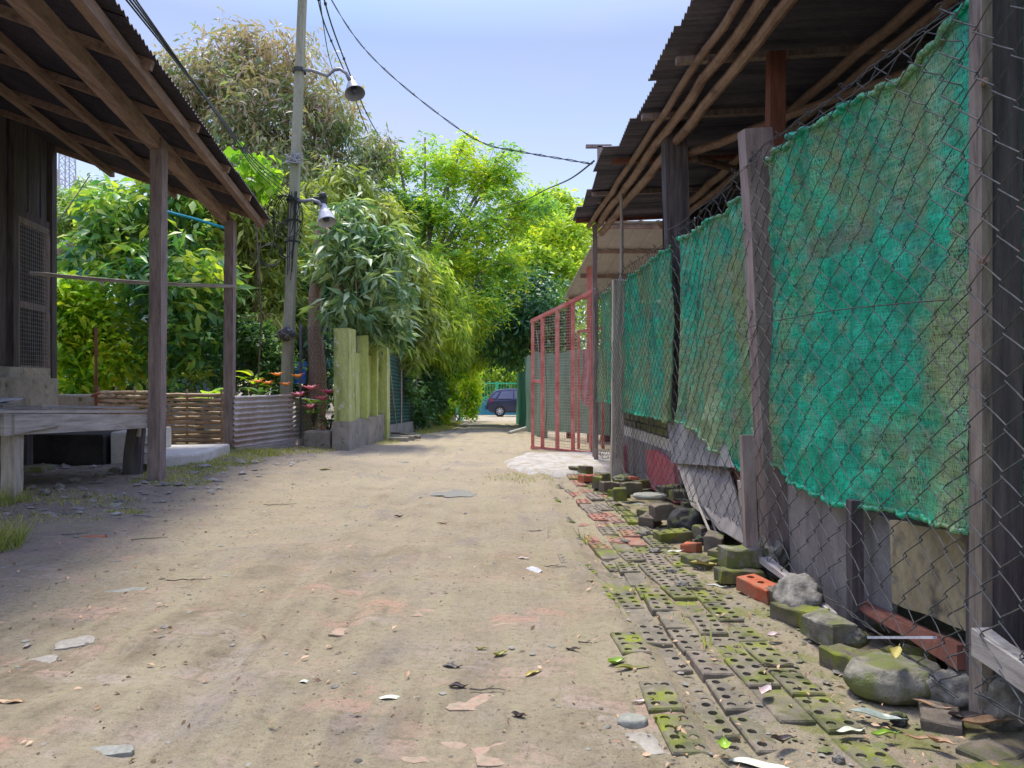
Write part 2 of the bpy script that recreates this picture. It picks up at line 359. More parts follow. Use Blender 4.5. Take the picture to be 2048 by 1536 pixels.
# netting: knitted shade cloth, teal with sun-bleached olive areas, slightly see-through
def net_mat(name, teal, olive, amt):
    t = NT(name); w = t.obj((1, 1, 1), world=True)
    big = t.noise(t.obj((1, 1.5, .8), world=True), 1.25, 4, .55, .5); mid = t.noise(w, 7, 4, .6); mid2 = t.noise(t.obj((1, 5, 9), world=True), 2.2, 5, .65)
    fib = t.noise(t.obj((1, 230, 26), world=True), 2.0, 2, .5)       # vertical yarns
    rowz = t.noise(t.obj((1, 8, 150), world=True), 1.6, 3, .6)       # knitted rows
    a = t.math('ADD', t.math('MULTIPLY', t.math('SUBTRACT', big, .5), 2.4), t.math('MULTIPLY', t.math('SUBTRACT', mid2, .5), 1.0))
    f = t.ramp(t.math('ADD', a, .5), [(amt-.22, 0.0), (amt+.22, 1.0)])
    tealc = t.ramp(mid, [(.3, (teal[0]*.45, teal[1]*.55, teal[2]*.6)), (.68, (teal[0]*1.5, teal[1]*1.3, teal[2]*1.3))])
    col = t.mix(f, tealc, olive)
    gz_ = t.n.new('ShaderNodeSeparateXYZ'); t.l.new(w, gz_.inputs[0])
    bandz = t.math('ADD', gz_.outputs[2], t.math('MULTIPLY', mid, .12))
    band = t.ramp(t.math('PINGPONG', t.math('ADD', bandz, -.02), .40), [(.035, 1.0), (.06, 0.0)])
    col = t.mix(t.math('MULTIPLY', band, t.ramp(t.noise(w, 2.4, 3), [(.48, 0.0), (.6, .6)])), col, (.25, .26, .17))
    col = t.mix(.65, col, t.ramp(fib, [(.35, .5), (.62, 1.4)]), 'MULTIPLY')
    col = t.mix(.5, col, t.ramp(rowz, [(.35, .6), (.6, 1.2)]), 'MULTIPLY')
    t.bump(t.math('ADD', t.math('MULTIPLY', fib, 1.0), t.math('ADD', t.math('MULTIPLY', rowz, .8), t.math('MULTIPLY', mid2, .25))), .9, .0045)
    t.done(col, .30, 0, .8)
    tr = t.n.new('ShaderNodeBsdfTranslucent'); t.l.new(col, tr.inputs[0])
    m1 = t.n.new('ShaderNodeMixShader'); m1.inputs[0].default_value = .22
    tp = t.n.new('ShaderNodeBsdfTransparent'); m2 = t.n.new('ShaderNodeMixShader')
    hole = t.math('MULTIPLY', t.ramp(fib, [(.42, 1.0), (.5, 0.0)]), t.ramp(rowz, [(.45, 1.0), (.55, 0.0)]))
    t.l.new(t.math('MULTIPLY', hole, .6), m2.inputs[0])
    out = [x for x in t.n if x.type == 'OUTPUT_MATERIAL'][0]
    t.l.new(t.b.outputs[0], m1.inputs[1]); t.l.new(tr.outputs[0], m1.inputs[2])
    t.l.new(m1.outputs[0], m2.inputs[1]); t.l.new(tp.outputs[0], m2.inputs[2]); t.l.new(m2.outputs[0], out.inputs[0])
    return t.m
M['net'] = net_mat('green_shade_netting', (.0, .56, .30), (.31, .44, .19), .59)
M['net_far'] = net_mat('faded_green_netting', (.01, .42, .28), (.20, .32, .16), .6)

# ground
def ground_mat():
    t = NT('sandy_ground'); w = t.obj((1, 1, 1), world=True)
    n1 = t.noise(w, .55, 6, .6); n2 = t.noise(w, 3.5, 7, .68); n3 = t.noise(w, 38, 5, .7); n4 = t.noise(w, 190, 3, .7)
    col = t.ramp(n2, [(.28, (.138, .110, .070)), (.5, (.232, .190, .122)), (.72, (.30, .25, .162))])
    col = t.mix(t.ramp(n1, [(.42, 0.0), (.62, .55)]), col, (.34, .295, .195))
    # paler and peachier sand farther along
    g = t.n.new('ShaderNodeSeparateXYZ'); t.l.new(w, g.inputs[0])
    far = t.ramp(t.math('MULTIPLY', t.math('ADD', g.outputs[1], t.math('MULTIPLY', n1, 4)), .06), [(.25, 0.0), (.75, .75)])
    col = t.mix(far, col, (.41, .34, .225))
    trk = t.ramp(t.noise(t.obj((5.5, .35, 1), (0, 0, -.03), world=True), 1.6, 5, .6, .3), [(.46, 0.0), (.60, .55)])
    col = t.mix(trk, col, (.315, .277, .172))
    # grey clay film patches
    col = t.mix(t.ramp(t.noise(t.obj((1.0, .8, 1), world=True), 1.9, 6, .7, .6), [(.52, 0.0), (.68, .65)]), col, (.22, .19, .165))
    # dark damp dirt on the left, streaks
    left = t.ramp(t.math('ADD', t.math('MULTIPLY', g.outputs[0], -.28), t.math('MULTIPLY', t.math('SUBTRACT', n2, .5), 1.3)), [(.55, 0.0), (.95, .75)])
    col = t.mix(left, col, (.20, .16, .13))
    # tops of buried bricks showing through in places
    br = t.n.new('ShaderNodeTexBrick'); br.inputs['Color1'].default_value = (1, 1, 1, 1); br.inputs['Color2'].default_value = (.25, .25, .25, 1)
    br.inputs['Mortar'].default_value = (0, 0, 0, 1); br.inputs['Scale'].default_value = 1.0; br.inputs['Brick Width'].default_value = .21
    br.inputs['Row Height'].default_value = .105; br.inputs['Mortar Size'].default_value = .014; br.inputs['Mortar Smooth'].default_value = .8; br.inputs['Bias'].default_value = .25
    mpv = t.n.new('ShaderNodeMixRGB'); mpv.inputs[0].default_value = .035; t.l.new(t.obj((1, 1, 1), (0, 0, .12), world=True), mpv.inputs[1])
    nc = t.n.new('ShaderNodeTexNoise'); nc.inputs['Scale'].default_value = 6; t.l.new(w, nc.inputs['Vector']); t.l.new(nc.outputs['Color'], mpv.inputs[2])
    t.l.new(mpv.outputs[0], br.inputs['Vector'])
    vis = t.ramp(t.noise(w, 2.6, 5, .6), [(.49, 0.0), (.58, 1.0)])
    near = t.ramp(t.math('MULTIPLY', g.outputs[1], .1), [(.27, 1.0), (.62, 0.0)])
    drk = t.ramp(t.noise(t.obj((1.0, 2.2, 1), world=True), 5.5, 7, .75), [(.60, 0.0), (.70, .7)])
    col = t.mix(drk, col, (.13, .105, .08))
    bm = t.math('MULTIPLY', t.math('MULTIPLY', br.outputs[0], vis), near)
    bm = t.math('MULTIPLY', bm, t.ramp(n3, [(.3, .3), (.6, 1.0)]))
    bc = t.ramp(t.noise(w, 1.4, 2), [(.42, (.46, .25, .18)), (.56, (.36, .30, .25))])
    col = t.mix(t.math('MULTIPLY', bm, .85), col, bc)
    # moss near the brick edge
    mx_ = t.math('MULTIPLY', t.ramp(t.math('MULTIPLY', t.math('ADD', g.outputs[0], 0), .5), [(.20, 0.0), (.42, 1.0)]), t.ramp(t.noise(w, 6, 5, .7), [(.5, 0.0), (.62, 1.0)]))
    mx_ = t.math('MULTIPLY', mx_, t.ramp(t.math('MULTIPLY', g.outputs[1], .05), [(.45, .8), (.6, 0.0)]))
    col = t.mix(mx_, col, (.17, .18, .05))
    # speckle
    col = t.mix(.75, col, t.ramp(n3, [(.30, .60), (.47, .95), (.7, 1.08)]), 'MULTIPLY')
    col = t.mix(.5, col, t.ramp(n4, [(.32, .55), (.5, 1.0), (.7, 1.18)]), 'MULTIPLY')
    t.bump(t.math('ADD', t.math('MULTIPLY', n3, .7), t.math('ADD', t.math('MULTIPLY', n4, .35), n2)), .9, .018)
    return t.done(col, .92, 0, .15)
M['ground'] = ground_mat()
tw = NT('puddle_water'); nn = tw.noise(tw.obj((1, 1, 1)), 6, 2); tw.bump(nn, .05, .002)
M['water'] = tw.done((.36, .34, .31), .06, 0, .7)

# ------------------------------------------------------------------ setting: ground
PUD = [(-.48, 6.45, .26, .24, .018), (-1.38, 9.0, .20, .14, .010), (.12, 5.75, .5, .4, .008)]
def gz(x, y):
    z = drop(y)
    if -9 < x < 6 and y < 45:
        z += .020*mn.noise(Vector((x*1.1, y*.8, 3))) + .010*mn.noise(Vector((x*4, y*3, 7))) + (.0045*mn.noise(Vector((x*17, y*15, 1))) if y < 9 else 0)
        c = -.35 - .03*y
        for rx in (c-.62, c-.30, c+.72, c+1.0): z -= .020*math.exp(-((x-rx-.05*math.sin(y*.9+rx))/.09)**2)*(1+.5*mn.noise(Vector((rx, y*1.2, 0)))); z += .009*math.exp(-((x-rx-.14-.05*math.sin(y*.9+rx))/.05)**2)
        for (a, b, p, q, d) in PUD: z -= d*math.exp(-((x-a)/p)**2-((y-b)/q)**2)
        if x < -.3 and y < 9: z += .014*min(1, (-.3-x)*1.2)/(1+math.exp(max(-40, min(40, -28*mn.noise(Vector((x*1.7, y*3.4, 11)))))))
        if x < -2.2: z += min(.10, (-2.2-x)*.05)
        if x > .35 and y < 8.5: z -= .018*min(1, (x-.35)*4)          # bed of the brick path
    return z
def axis(a, b, s0, grow, c0):
    v = [c0]; s = s0
    while v[-1] < b: v.append(v[-1]+s); s *= grow if v[-1] > c0+6 or s0 > .1 else 1.0
    return v
xs = [i*.035 for i in range(-130, 75)]
s = .05
while xs[-1] < 500: xs.append(xs[-1]+s); s *= 1.13
s = .05
while xs[0] > -500: xs.insert(0, xs[0]-s); s *= 1.13
ys = [-4, -2, -.5, .6]; s = .028
while ys[-1] < 900: ys.append(ys[-1]+s); s *= 1.0085 if ys[-1] < 30 else 1.12
gm = MB(); nx, ny = len(xs), len(ys)
gm.v = [(x, y, gz(x, y)) for y in ys for x in xs]
gm.f = [(j*nx+i, j*nx+i+1, (j+1)*nx+i+1, (j+1)*nx+i) for j in range(ny-1) for i in range(nx-1)]
emit('ground', gm, M['ground'], None, smooth=True, kind='structure')
pm = MB()
for (a, b, p, q, d) in PUD[:2]:
    pts = []
    for k in range(48):
        t_ = 2*math.pi*k/48; rr = .8+.55*mn.noise(Vector((math.cos(t_)*1.8, math.sin(t_)*1.8, a)))
        pts.append((a+p*1.0*rr*math.cos(t_), b+q*.9*rr*math.sin(t_), gz(a, b)+d*.45))
    o_ = len(pm.v); pm.v += pts; pm.f.append(tuple(range(o_, o_+48)))
emit('puddle', pm, M['water'], None, kind='structure')
# concrete apron in front of the red gate
def apron():
    mb = MB()
    out = [Gp(1002, 925), Gp(1050, 908), Gp(1190, 905), Vector((2.0, 9.6, 0)), Vector((1.9, 8.4, 0)), Gp(1185, 945), Gp(1130, 951), Gp(1060, 948), Gp(1015, 938)]
    c = sum(out, Vector())/len(out); ring = []
    n = 90
    for k in range(n):
        f = k/n*len(out); i = int(f); p = out[i].lerp(out[(i+1) % len(out)], f-i)
        w_ = 1+.09*mn.noise(Vector((k*.35, 0, 2)))+.04*mn.noise(Vector((k*1.1, 4, 2))); ring.append(c+(p-c)*w_)
    vs = [(c.x, c.y, .045)]
    for sc, z in ((.45, .045), (.80, .040), (.93, .026), (1.0, -.03)):
        for p in ring: q = c+(p-c)*sc; vs.append((q.x, q.y, z+.004*mn.noise(Vector((q.x*5, q.y*5, 0)))))
    fs = [(0, 1+k, 1+(k+1) % n) for k in range(n)]
    for r_ in range(3):
        for k in range(n): j = (k+1) % n; fs.append((1+r_*n+k, 1+(r_+1)*n+k, 1+(r_+1)*n+j, 1+r_*n+j))
    mb.add(vs, fs); return mb
emit('concrete_apron', apron(), rough_mat('worn_apron_concrete', (.30, .27, .22), (.46, .43, .37), (.54, .51, .45), 5, (1, 1, 1), 45, bst=.9, bd=.012, moss=(.30, .25, .17), mamt=.58), None, kind='structure', smooth=True)

# ------------------------------------------------------------------ bricks
def brick_geo(mb, c, rz=0, Ld=.215, W=.105, Hh=.065, na=4, nb=2, r=.0145, tilt=(0, 0), hole=True, rr=None):
    rr = rr or rnd
    Mx = Matrix.Rotation(rz, 3, 'Z') @ Matrix.Rotation(tilt[0], 3, 'X') @ Matrix.Rotation(tilt[1], 3, 'Y')
    vs = []; fs = []; nxp, nyp = 2*na+1, 2*nb+1; idx = {}
    def add(x, y, z): vs.append(Vector(c) + Mx @ Vector((x, y, z))); return len(vs)-1
    b = .004
    for j in range(nyp):
        for i in range(nxp):
            x = -Ld/2+Ld*i/(2*na); y = -W/2+W*j/(2*nb)
            edge = i in (0, nxp-1) or j in (0, nyp-1)
            x2 = x - math.copysign(b, x) if i in (0, nxp-1) else x; y2 = y - math.copysign(b, y) if j in (0, nyp-1) else y
            idx[(i, j)] = add(x2, y2, -(.002*rr.random()) if edge else 0)
    ringo = [(1, 0), (2, 0), (2, 1), (2, 2), (1, 2), (0, 2), (0, 1), (0, 0)]
    for a in range(na):
        for k in range(nb):
            cx = -Ld/2+Ld*(a+.5)/na; cy = -W/2+W*(k+.5)/nb
            if hole:
                top = []; bot = []; hd = rr.choice((.045, .03, .012, .006))
                for (u, v) in ringo:
                    t_ = math.atan2(v-1, u-1); top.append(add(cx+r*math.cos(t_), cy+r*math.sin(t_), -.0005)); bot.append(add(cx+r*math.cos(t_), cy+r*math.sin(t_), -hd))
                for q in range(8):
                    q2 = (q+1) % 8; o1 = idx[(2*a+ringo[q][0], 2*k+ringo[q][1])]; o2 = idx[(2*a+ringo[q2][0], 2*k+ringo[q2][1])]
                    fs.append((o1, o2, top[q2], top[q])); fs.append((top[q], top[q2], bot[q2], bot[q]))
                fs.append(tuple(bot))
            else:
                fs.append(tuple(idx[(2*a+u, 2*k+v)] for (u, v) in ringo))
    per = [(i, 0) for i in range(nxp)] + [(nxp-1, j) for j in range(1, nyp)] + [(i, nyp-1) for i in range(nxp-2, -1, -1)] + [(0, j) for j in range(nyp-2, 0, -1)]
    m = len(per); low = []; mid = []
    for (i, j) in per:
        x = -Ld/2+Ld*i/(2*na); y = -W/2+W*j/(2*nb); mid.append(add(x, y, -.006)); low.append(add(x, y, -Hh))
    for q in range(m):
        q2 = (q+1) % m
        fs.append((idx[per[q]], mid[q], mid[q2], idx[per[q2]])); fs.append((mid[q], low[q], low[q2], mid[q2]))
    fs.append(tuple(reversed(low)))
    mb.add(vs, fs)
def fence_x(Y): return 1.393-.044*Y
# the path: courses of perforated bricks running along the fence, sinking into the sand on the lane side
pb = MB(); pb2 = MB(); rr = random.Random(11)
for col in range(9):
    y = 1.15 + rr.random()*.2
    while y < 8.3:
        off = 1.02 - col*.117 + rr.uniform(-.006, .006)
        x = off - .044*y + (.06 if y > 4 else .0)
        keep = True
        edge = .385 + .14*mn.noise(Vector((y*1.1, 0, 5))) + (.10 if y > 6 else 0)
        if x < edge: keep = rr.random() < .38
        if y < 1.95 and x < .75: keep = rr.random() < .4
        if y < 2.0 and x > .80: keep = rr.random() < .3
        if y > 3 and rr.random() < .05: keep = False
        sink = .014 if col < 2 else (.010 if col < 4 else .006 - .005*(col-4))
        z = gz(x, y) + sink + rr.uniform(-.011, .008) - (.012 if x < edge+.1 else 0)
        if keep:
            brick_geo(pb2 if (y > 4.4 and col in (1, 2, 3)) or rr.random() < .07 else pb, (x, y, z), math.pi/2+.044+rr.uniform(-.08, .08), tilt=(rr.uniform(-.05, .05), rr.uniform(-.04, .04)), rr=rr,
                      na=rr.choice((3, 4, 4)), hole=rr.random() < .88)
        y += .228 + rr.uniform(-.004, .010)
emit('brick_path', pb, M['brick_path'], None, kind='structure')
emit('brick_path', pb2, brick_mat('reddish_paving_brick', (.40, .20, .14), (.26, .22, .17), .52, .42), None, kind='structure')

def brick(pt, rz, mat, label, z=0, tilt=(0, 0), hole=True, na=3, nb=1, Hh=.065, Ld=.215, W=.105, group='loose bricks along the wire fence', r=.0165):
    mb = MB(); zz = gz(pt[0], pt[1])+Hh+z
    tilt = (tilt[0]+rnd.uniform(-.07, .07), tilt[1]+rnd.uniform(-.07, .07))
    brick_geo(mb, (pt[0], pt[1], zz), rz, Ld=Ld, W=W, Hh=Hh, tilt=tilt, hole=hole, na=na, nb=nb, r=r)
    mb.v = [tuple(Vector(v)+Vector((mn.noise(Vector(v)*15), mn.noise(Vector(v)*15+Vector((9, 0, 0))), mn.noise(Vector(v)*15+Vector((0, 9, 0)))))*(.005 if hole else .013)+Vector((mn.noise(Vector(v)*50), 0, mn.noise(Vector(v)*50+Vector((9, 0, 0)))))*.004) for v in mb.v]
    o = solo('brick', mb, mat, label, 'brick', group); return o
B = lambda x, y: Gp(x, y)
bp = M['brick_moss']; brd = M['brick_red']
brick(B(1522, 1192), math.pi/2+.35, brd, 'bright orange perforated brick lying beside the foot of the short dark stake', z=.005)
brick(B(1478, 1163), .10, bp, 'dark brick under the mossy block just left of the short dark stake', z=.0, hole=False)
brick(B(1480, 1158)+Vector((.02, .02, 0)), .15, M['stone_moss'], 'moss covered green block on top of the dark brick by the short stake', z=.068, hole=False, Hh=.09)
brick(B(1430, 1105), 1.2, bp, 'long brick with a mossy green top left of the short dark stake', z=.03, hole=False, Hh=.09)
brick(B(1400, 1125), 2.2, bp, 'brown broken brick in front of the long mossy brick', hole=False, Ld=.17, Hh=.05)
brick(B(1345, 1075), .3, bp, 'dark perforated brick in front of the heap of black stones', na=3, nb=2, r=.014)
brick(B(1382, 1095), .9, brd, 'small orange brick fragment beside the dark perforated brick', hole=False, Ld=.09, Hh=.05)
brick(B(1322, 1048), .2, bp, 'square brick with a yellow green mossy end under the flat pale stone', hole=False, Ld=.14, z=.05, Hh=.10)
brick(B(1296, 1032), 1.0, bp, 'orange sided brick half buried left of the mossy ended brick', hole=False, Ld=.16)
brick(B(1262, 1000), .2, bp, 'thick mud brown brick standing below the mesh with a red chip on top', hole=False, Ld=.16, z=.06, Hh=.10)
brick(B(1266, 993), .4, brd, 'small red brick chip lying on the thick mud brown brick', z=.162, hole=False, Ld=.07, W=.06, Hh=.025)
brick(B(1222, 985), .3, bp, 'moss topped brick on the low row near the leaning stick', hole=False, z=.03, Hh=.09, Ld=.18)
brick(B(1196, 975), 1.3, bp, 'brown brick set on edge beside the moss topped brick', hole=False, z=.03, Hh=.10, Ld=.15, W=.08)
brick(B(1180, 962), .5, brd, 'red perforated brick at the corner of the pale concrete apron', na=3, nb=2, r=.014, z=.02)
brick(B(1160, 945), .1, bp, 'green mossy slab like brick on the edge of the pale apron', hole=False, Ld=.24, z=.01)
brick(B(1240, 1010), 1.4, bp, 'upright dark brick squeezed between two mossy bricks', hole=False, z=.05, Hh=.10, Ld=.10)
brick(B(1385, 1040), .0, bp, 'mossy brick stacked at the foot of the leaning grey boards', hole=False, z=.05, Hh=.10, Ld=.14)
brick(B(1345, 1012), .4, bp, 'brown brick behind the mesh at the foot of the grey board', hole=False, z=.10, Hh=.08)
brick(B(1600, 1245), 2.0, bp, 'mossy brown brick behind the orange brick along the path edge', hole=False, z=.0, Hh=.075)
brick(B(1655, 1282), 1.9, M['stone_moss'], 'thick mossy block between the path and the small fence post', hole=False, z=.02, Hh=.085, Ld=.17)
brick(B(1712, 1335), 2.0, bp, 'mossy brick wedged left of the big flat stone', hole=False, z=.0, Hh=.07)
brick(B(1985, 1492), .4, bp, 'dark brick corner in the litter under the corner post', hole=False, Ld=.13, z=-.045)
brick(B(1880, 1425), 1.1, bp, 'half buried brown brick end beside the large grey leaf', hole=False, Ld=.15, z=-.035)
brick(B(2020, 1530), .2, bp, 'dark brick at the bottom right corner of the lane', hole=False, z=-.05)
for (x, y, rz, z_, w_, lab) in ((1410, 1075, .4, .02, 0, 'square mossy brick between the black stones and the long mossy brick'), (1300, 1045, 1.1, .0, 1, 'brown brick lying flat below the square yellow ended brick'),
        (1360, 1030, .1, .12, 0, 'mossy brick end sticking up above the big black stone'), (1238, 992, .9, .0, 1, 'low mossy brick between the dark stone and the mud brown brick'), (1205, 960, .2, .02, 0, 'brown brick against the foot of the thin end post'),
        (1172, 952, .8, .05, 0, 'small dark brick standing beside the apron corner brick'), (1455, 1120, .6, .0, 1, 'grey brown brick in front of the moss covered block'), (1288, 975, .5, .03, 1, 'brown brick beneath the fence mesh behind the red chip'),
        (1330, 995, .3, .05, 0, 'dark brick under the mesh behind the flat pale stone'), (1560, 1205, 1.9, .0, 1, 'mossy brick lying along the path edge just below the orange brick'), (1770, 1330, .3, -.01, 1, 'dark brick behind the big flat stone'), (1860, 1330, .6, .02, 0, 'dark rubble brick at the foot of the reddish plank')):
    brick(B(x, y), rz, bp, lab, z=z_, hole=bool(w_ and x < 1500), Ld=.13+.07*w_, Hh=.075)
for (x, y, rz, lab) in ((945, 1405, .2, 'pinkish brick top with two worn holes buried in the middle of the lane'), (840, 1228, .15, 'broken pink brick top lying in the sand of the lane'),
                        (1015, 1255, .9, 'salmon brick piece shaped like a bow tie in the sand'), (695, 1258, -.1, 'red brick sliver beside a grey chip on the left half of the lane'),
                        (870, 1500, .1, 'faded pink brick near the bottom of the lane'), (1010, 1508, .2, 'worn pink brick right of the faded one at the bottom of the lane'),
                        (1255, 1480, .1, 'grey brick with two hole marks buried near the path')):
    p = B(x, y); mb = MB(); Lw = .16 if y > 1300 else .13
    n = 26; ring = []
    for k in range(n):
        t_ = 2*math.pi*k/n; q = 1/max(abs(math.cos(t_)), abs(math.sin(t_))*1.0); q = min(q, 1.3)*(1+.30*mn.noise(Vector((k*.55, p.x*9, 0))))
        ring.append(Vector((p.x+Lw/2*q*math.cos(t_+rz), p.y+Lw/3*q*math.sin(t_+rz), gz(p.x, p.y)-.0040+.0035*math.sin(t_*2+p.x))))
    mb.plate(ring, .006, (0, 0, 1)); solo('brick_fragment', mb, rough_mat('worn_pink_brick', (.30, .255, .17), (.35, .25, .175), (.36, .20, .14), 26) if y != 1480 else M['concrete'], lab, 'brick', 'worn bricks in the lane')

# ------------------------------------------------------------------ rocks
def rock_mb(c, d, seed, flat=0, n=4):
    import bmesh
    bm = bmesh.new(); bmesh.ops.create_icosphere(bm, subdivisions=n, radius=1)
    mb = MB(); vs = []
    for v in bm.verts:
        p = v.co.copy(); fl = .35 if flat else 1.0; k = 1+fl*(.28*mn.noise(p*1.1+Vector((seed, 0, 0)))+.20*mn.noise(p*2.7+Vector((seed, 3, 0)))+.09*mn.noise(p*7+Vector((seed, 3, 0)))+.035*mn.noise(p*17+Vector((seed, 3, 0))))
        q = Vector((p.x, p.y, p.z))*k
        if flat: q.z = max(-.6, min(flat, q.z)) + .05*mn.noise(p*4)
        vs.append(Vector(c)+Vector((q.x*d[0], q.y*d[1], q.z*d[2]+d[2]*.6)))
    mb.add(vs, [tuple(v.index for v in f.verts) for f in bm.faces]); bm.free(); return mb
def rock(x, y, d, seed, mat, label, z=0, flat=0, group='stones along the wire fence', cat='stone'):
    p = Gp(x, y); o = solo('stone', rock_mb((p.x, p.y, gz(p.x, p.y)+z), d, seed, flat), mat, label, cat, group, smooth=True); return o
rock(1790, 1372, (.150, .110, .085), 1.3, M['stone_moss'], 'large flat topped mossy stone with a yellow leaf lying on it', flat=.55)
rock(1705, 1292, (.055, .04, .035), 2.1, M['stone_moss'], 'rounded mossy stone behind the big flat stone', z=.03)
rock(1600, 1225, (.10, .16, .10), 3.7, M['stone'], 'grey lump of rough concrete behind the orange brick', z=.0)
rock(1545, 1150, (.07, .12, .12), 4.2, M['stone'], 'tall rough grey rubble lump right of the short dark stake', z=.02)
rock(1300, 1020, (.13, .09, .035), 5.9, M['stone_pale'], 'flat pale stone resting on the mossy bricks', z=.10, flat=.5)
rock(1385, 1062, (.14, .12, .11), 6.4, M['stone_black'], 'big black stone with a mossy left face below the grey boards', z=-.01)
rock(1420, 1080, (.08, .06, .05), 7.4, M['stone_black'], 'smaller black stone on the right of the big black one', z=0)
rock(1285, 1065, (.06, .05, .03), 8.4, M['stone_moss'], 'small mossy stone at the edge of the brick path', z=0)
rock(1265, 1435+3, (.045, .032, .022), 9.4, M['stone_pale'], 'pale grey stone set in the sand near the bottom of the lane', z=-.006, flat=.6)
rock(1797, 1428, (.024, .024, .022), 10.4, M['stone_black'], 'small round dark ball like stone behind the large grey leaf', z=0)
rock(1677, 1508, (.016, .014, .012), 11.4, M['stone'], 'little round pebble at the bottom right of the lane')
rock(1920, 1395, (.10, .07, .07), 12.4, M['stone'], 'rough dark stone left of the corner post foot', z=0)
rock(2010, 1430, (.08, .06, .10), 13.4, M['stone'], 'grey stone on the right of the corner post foot', z=0)
rock(1245, 965, (.10, .08, .04), 14.4, M['stone_moss'], 'dark stone lying by the foot of the light leaning stick', z=.03)
for i, (x, y, d, lab) in enumerate(((1310, 1098, .035, 'small reddish stone below the dark perforated brick'), (1345, 1138, .03, 'dark little stone on the mossy paving in front'),
        (1362, 1170, .035, 'black wet stone on the edge of the mossy paving'), (1405, 1130, .03, 'grey pebble near the curled yellow leaf'), (1250, 1078, .03, 'brown pebble at the outer edge of the paving'))):
    rock(x, y, (d, d*.8, d*.5), 20+i, M['stone'], lab, group='pebbles on the paving')
# flat slabs poking out of the sand on the left
for (x, y, lx, ly, rz, m, lab) in ((152, 1290, .15, .085, .35, 'concrete', 'grey slab with one worn hole poking out of the sand on the left'),
        (215, 1018, .24, .20, .2, 'stone_pale', 'pale green stepping slab with grass around it near the table'),
        (245, 1180, .24, .06, .3, 'stone_pale', 'thin pale slab edge in the cracked sand on the left'),
        (205, 1492, .20, .035, .05, 'stone_pale', 'long pale grey slab at the bottom left of the lane'),
        (85, 1320, .11, .07, .3, 'concrete', 'small grey slab flush with the sand below the holed one'),
        (1065, 1138, .09, .10, .5, 'paper', 'flat bluish white scrap with a dark spot in the middle of the lane'),
        (180, 1085, .22, .03, .1, 'brick_red', 'thin strip of red brick in the sand on the left'),
        (1275, 1005, .10, .07, .3, 'stone_pale', 'flat grey slab among the bricks behind the paving')):
    p = Gp(x, y); mb = MB(); pts = []
    cor = ((-.5, -.5), (.1, -.55), (.5, -.45), (.53, .1), (.35, .5), (-.1, .52), (-.55, .35)); oc = []
    for k in range(7):
        for q_ in range(4): a_, b_ = cor[k], cor[(k+1) % 7]; oc.append((a_[0]+(b_[0]-a_[0])*q_/4, a_[1]+(b_[1]-a_[1])*q_/4))
    for k, (u, v) in enumerate(oc):
        u += rnd.uniform(-.035, .035); v += rnd.uniform(-.05, .05); ca, sa = math.cos(rz), math.sin(rz)
        px, py = u*lx*.80, v*ly*.85; pts.append(Vector((p.x+px*ca-py*sa, p.y+px*sa+py*ca, gz(p.x, p.y)-.007+.009*v+.008*u)))
    mb.plate(pts, .018, (0.02, -.03, 1)); solo('slab_fragment', mb, M[m], lab, 'slab', 'slabs and scraps in the lane')

# ------------------------------------------------------------------ right side: chain link fence
def fp(Y, z, dx=0.0):      # point in the fence plane
    return Vector((fence_x(Y)+dx, Y, z))
def chain_link(Y0, Y1, zb, zt, w, h, r, dx, seed, n=4):
    mb = MB(); rr = random.Random(seed); k = 0; y = Y0
    def warp(yy, zz):
        bx = .030*mn.noise(Vector((yy*1.3, zz*1.3, seed)))+.014*mn.noise(Vector((yy*5, zz*5, seed)))
        return fp(yy+.022*mn.noise(Vector((yy*3, zz*3, seed+5))), zz+.022*mn.noise(Vector((yy*2, zz*3, seed+9))), dx+bx)
    while y < Y1:
        top = zt(y); bot = zb(y); nseg = int((top-bot)/(h/2)); pts = []
        for i in range(nseg+1):
            zz = top-i*h/2; side = (i+k) % 2
            yy = y + (w/2 if side else 0) + (.004 if side else -.004)
            p = warp(yy, zz)
            # the knuckle: a short vertical hook where two wires interlock
            o_ = .004 if side else -.004
            pts.append(p+Vector((o_, 0, h*.045))); pts.append(p+Vector((-o_, 0, -h*.045)))
            if i < nseg:
                q = warp(y + (0 if side else w/2), zz-h/2); pts.append((p+q)/2+Vector((0, .0, -.001)))
        pts.append(pts[-1]+Vector((rr.uniform(-.02, .02), rr.uniform(-.02, .02), -.02)))
        mb.tube(pts, r, n, cap=False); y += w/2; k += 1
    # twisted tension wires on top and at the bottom
    for (fz, o2) in ((zt, .004), (zb, .0)):
        N = int((Y1-Y0)/.06)
        for s_ in (0, math.pi):
            mb.tube([warp(Y0+i*.06, fz(Y0+i*.06)+.005*math.sin(i*1.9+s_)+o2) + Vector((.006*math.cos(i*1.9+s_), 0, 0)) for i in range(N)], r*1.1, n, cap=False)
    return mb
zt = lambda y: 2.06 + .02*math.sin(y*2.1) - (.05 if y > 4 else 0)
zbm = lambda y: (.05 + .05*math.sin(y*1.7)**2) if y < 3.6 else (.12 + .08*math.sin(y*2.3)**2)
cf = thing('chain_link_fence', (1.1, 5.4, 0), 'sagging grey chain link fence on old posts running along the right side of the lane', 'fence')
part('wire_mesh', chain_link(2.10, 5.2, zbm, zt, .147, .127, .0021, -.02, 1), M['wire'], cf)
part('wire_mesh', chain_link(5.2, 8.9, zbm, zt, .115, .085, .0017, -.02, 4, 3), M['wire'], cf)
part('wire_mesh', chain_link(.55, 2.12, lambda y: .10, lambda y: 2.3, .147, .127, .0024, -.03, 8), M['wire'], cf)
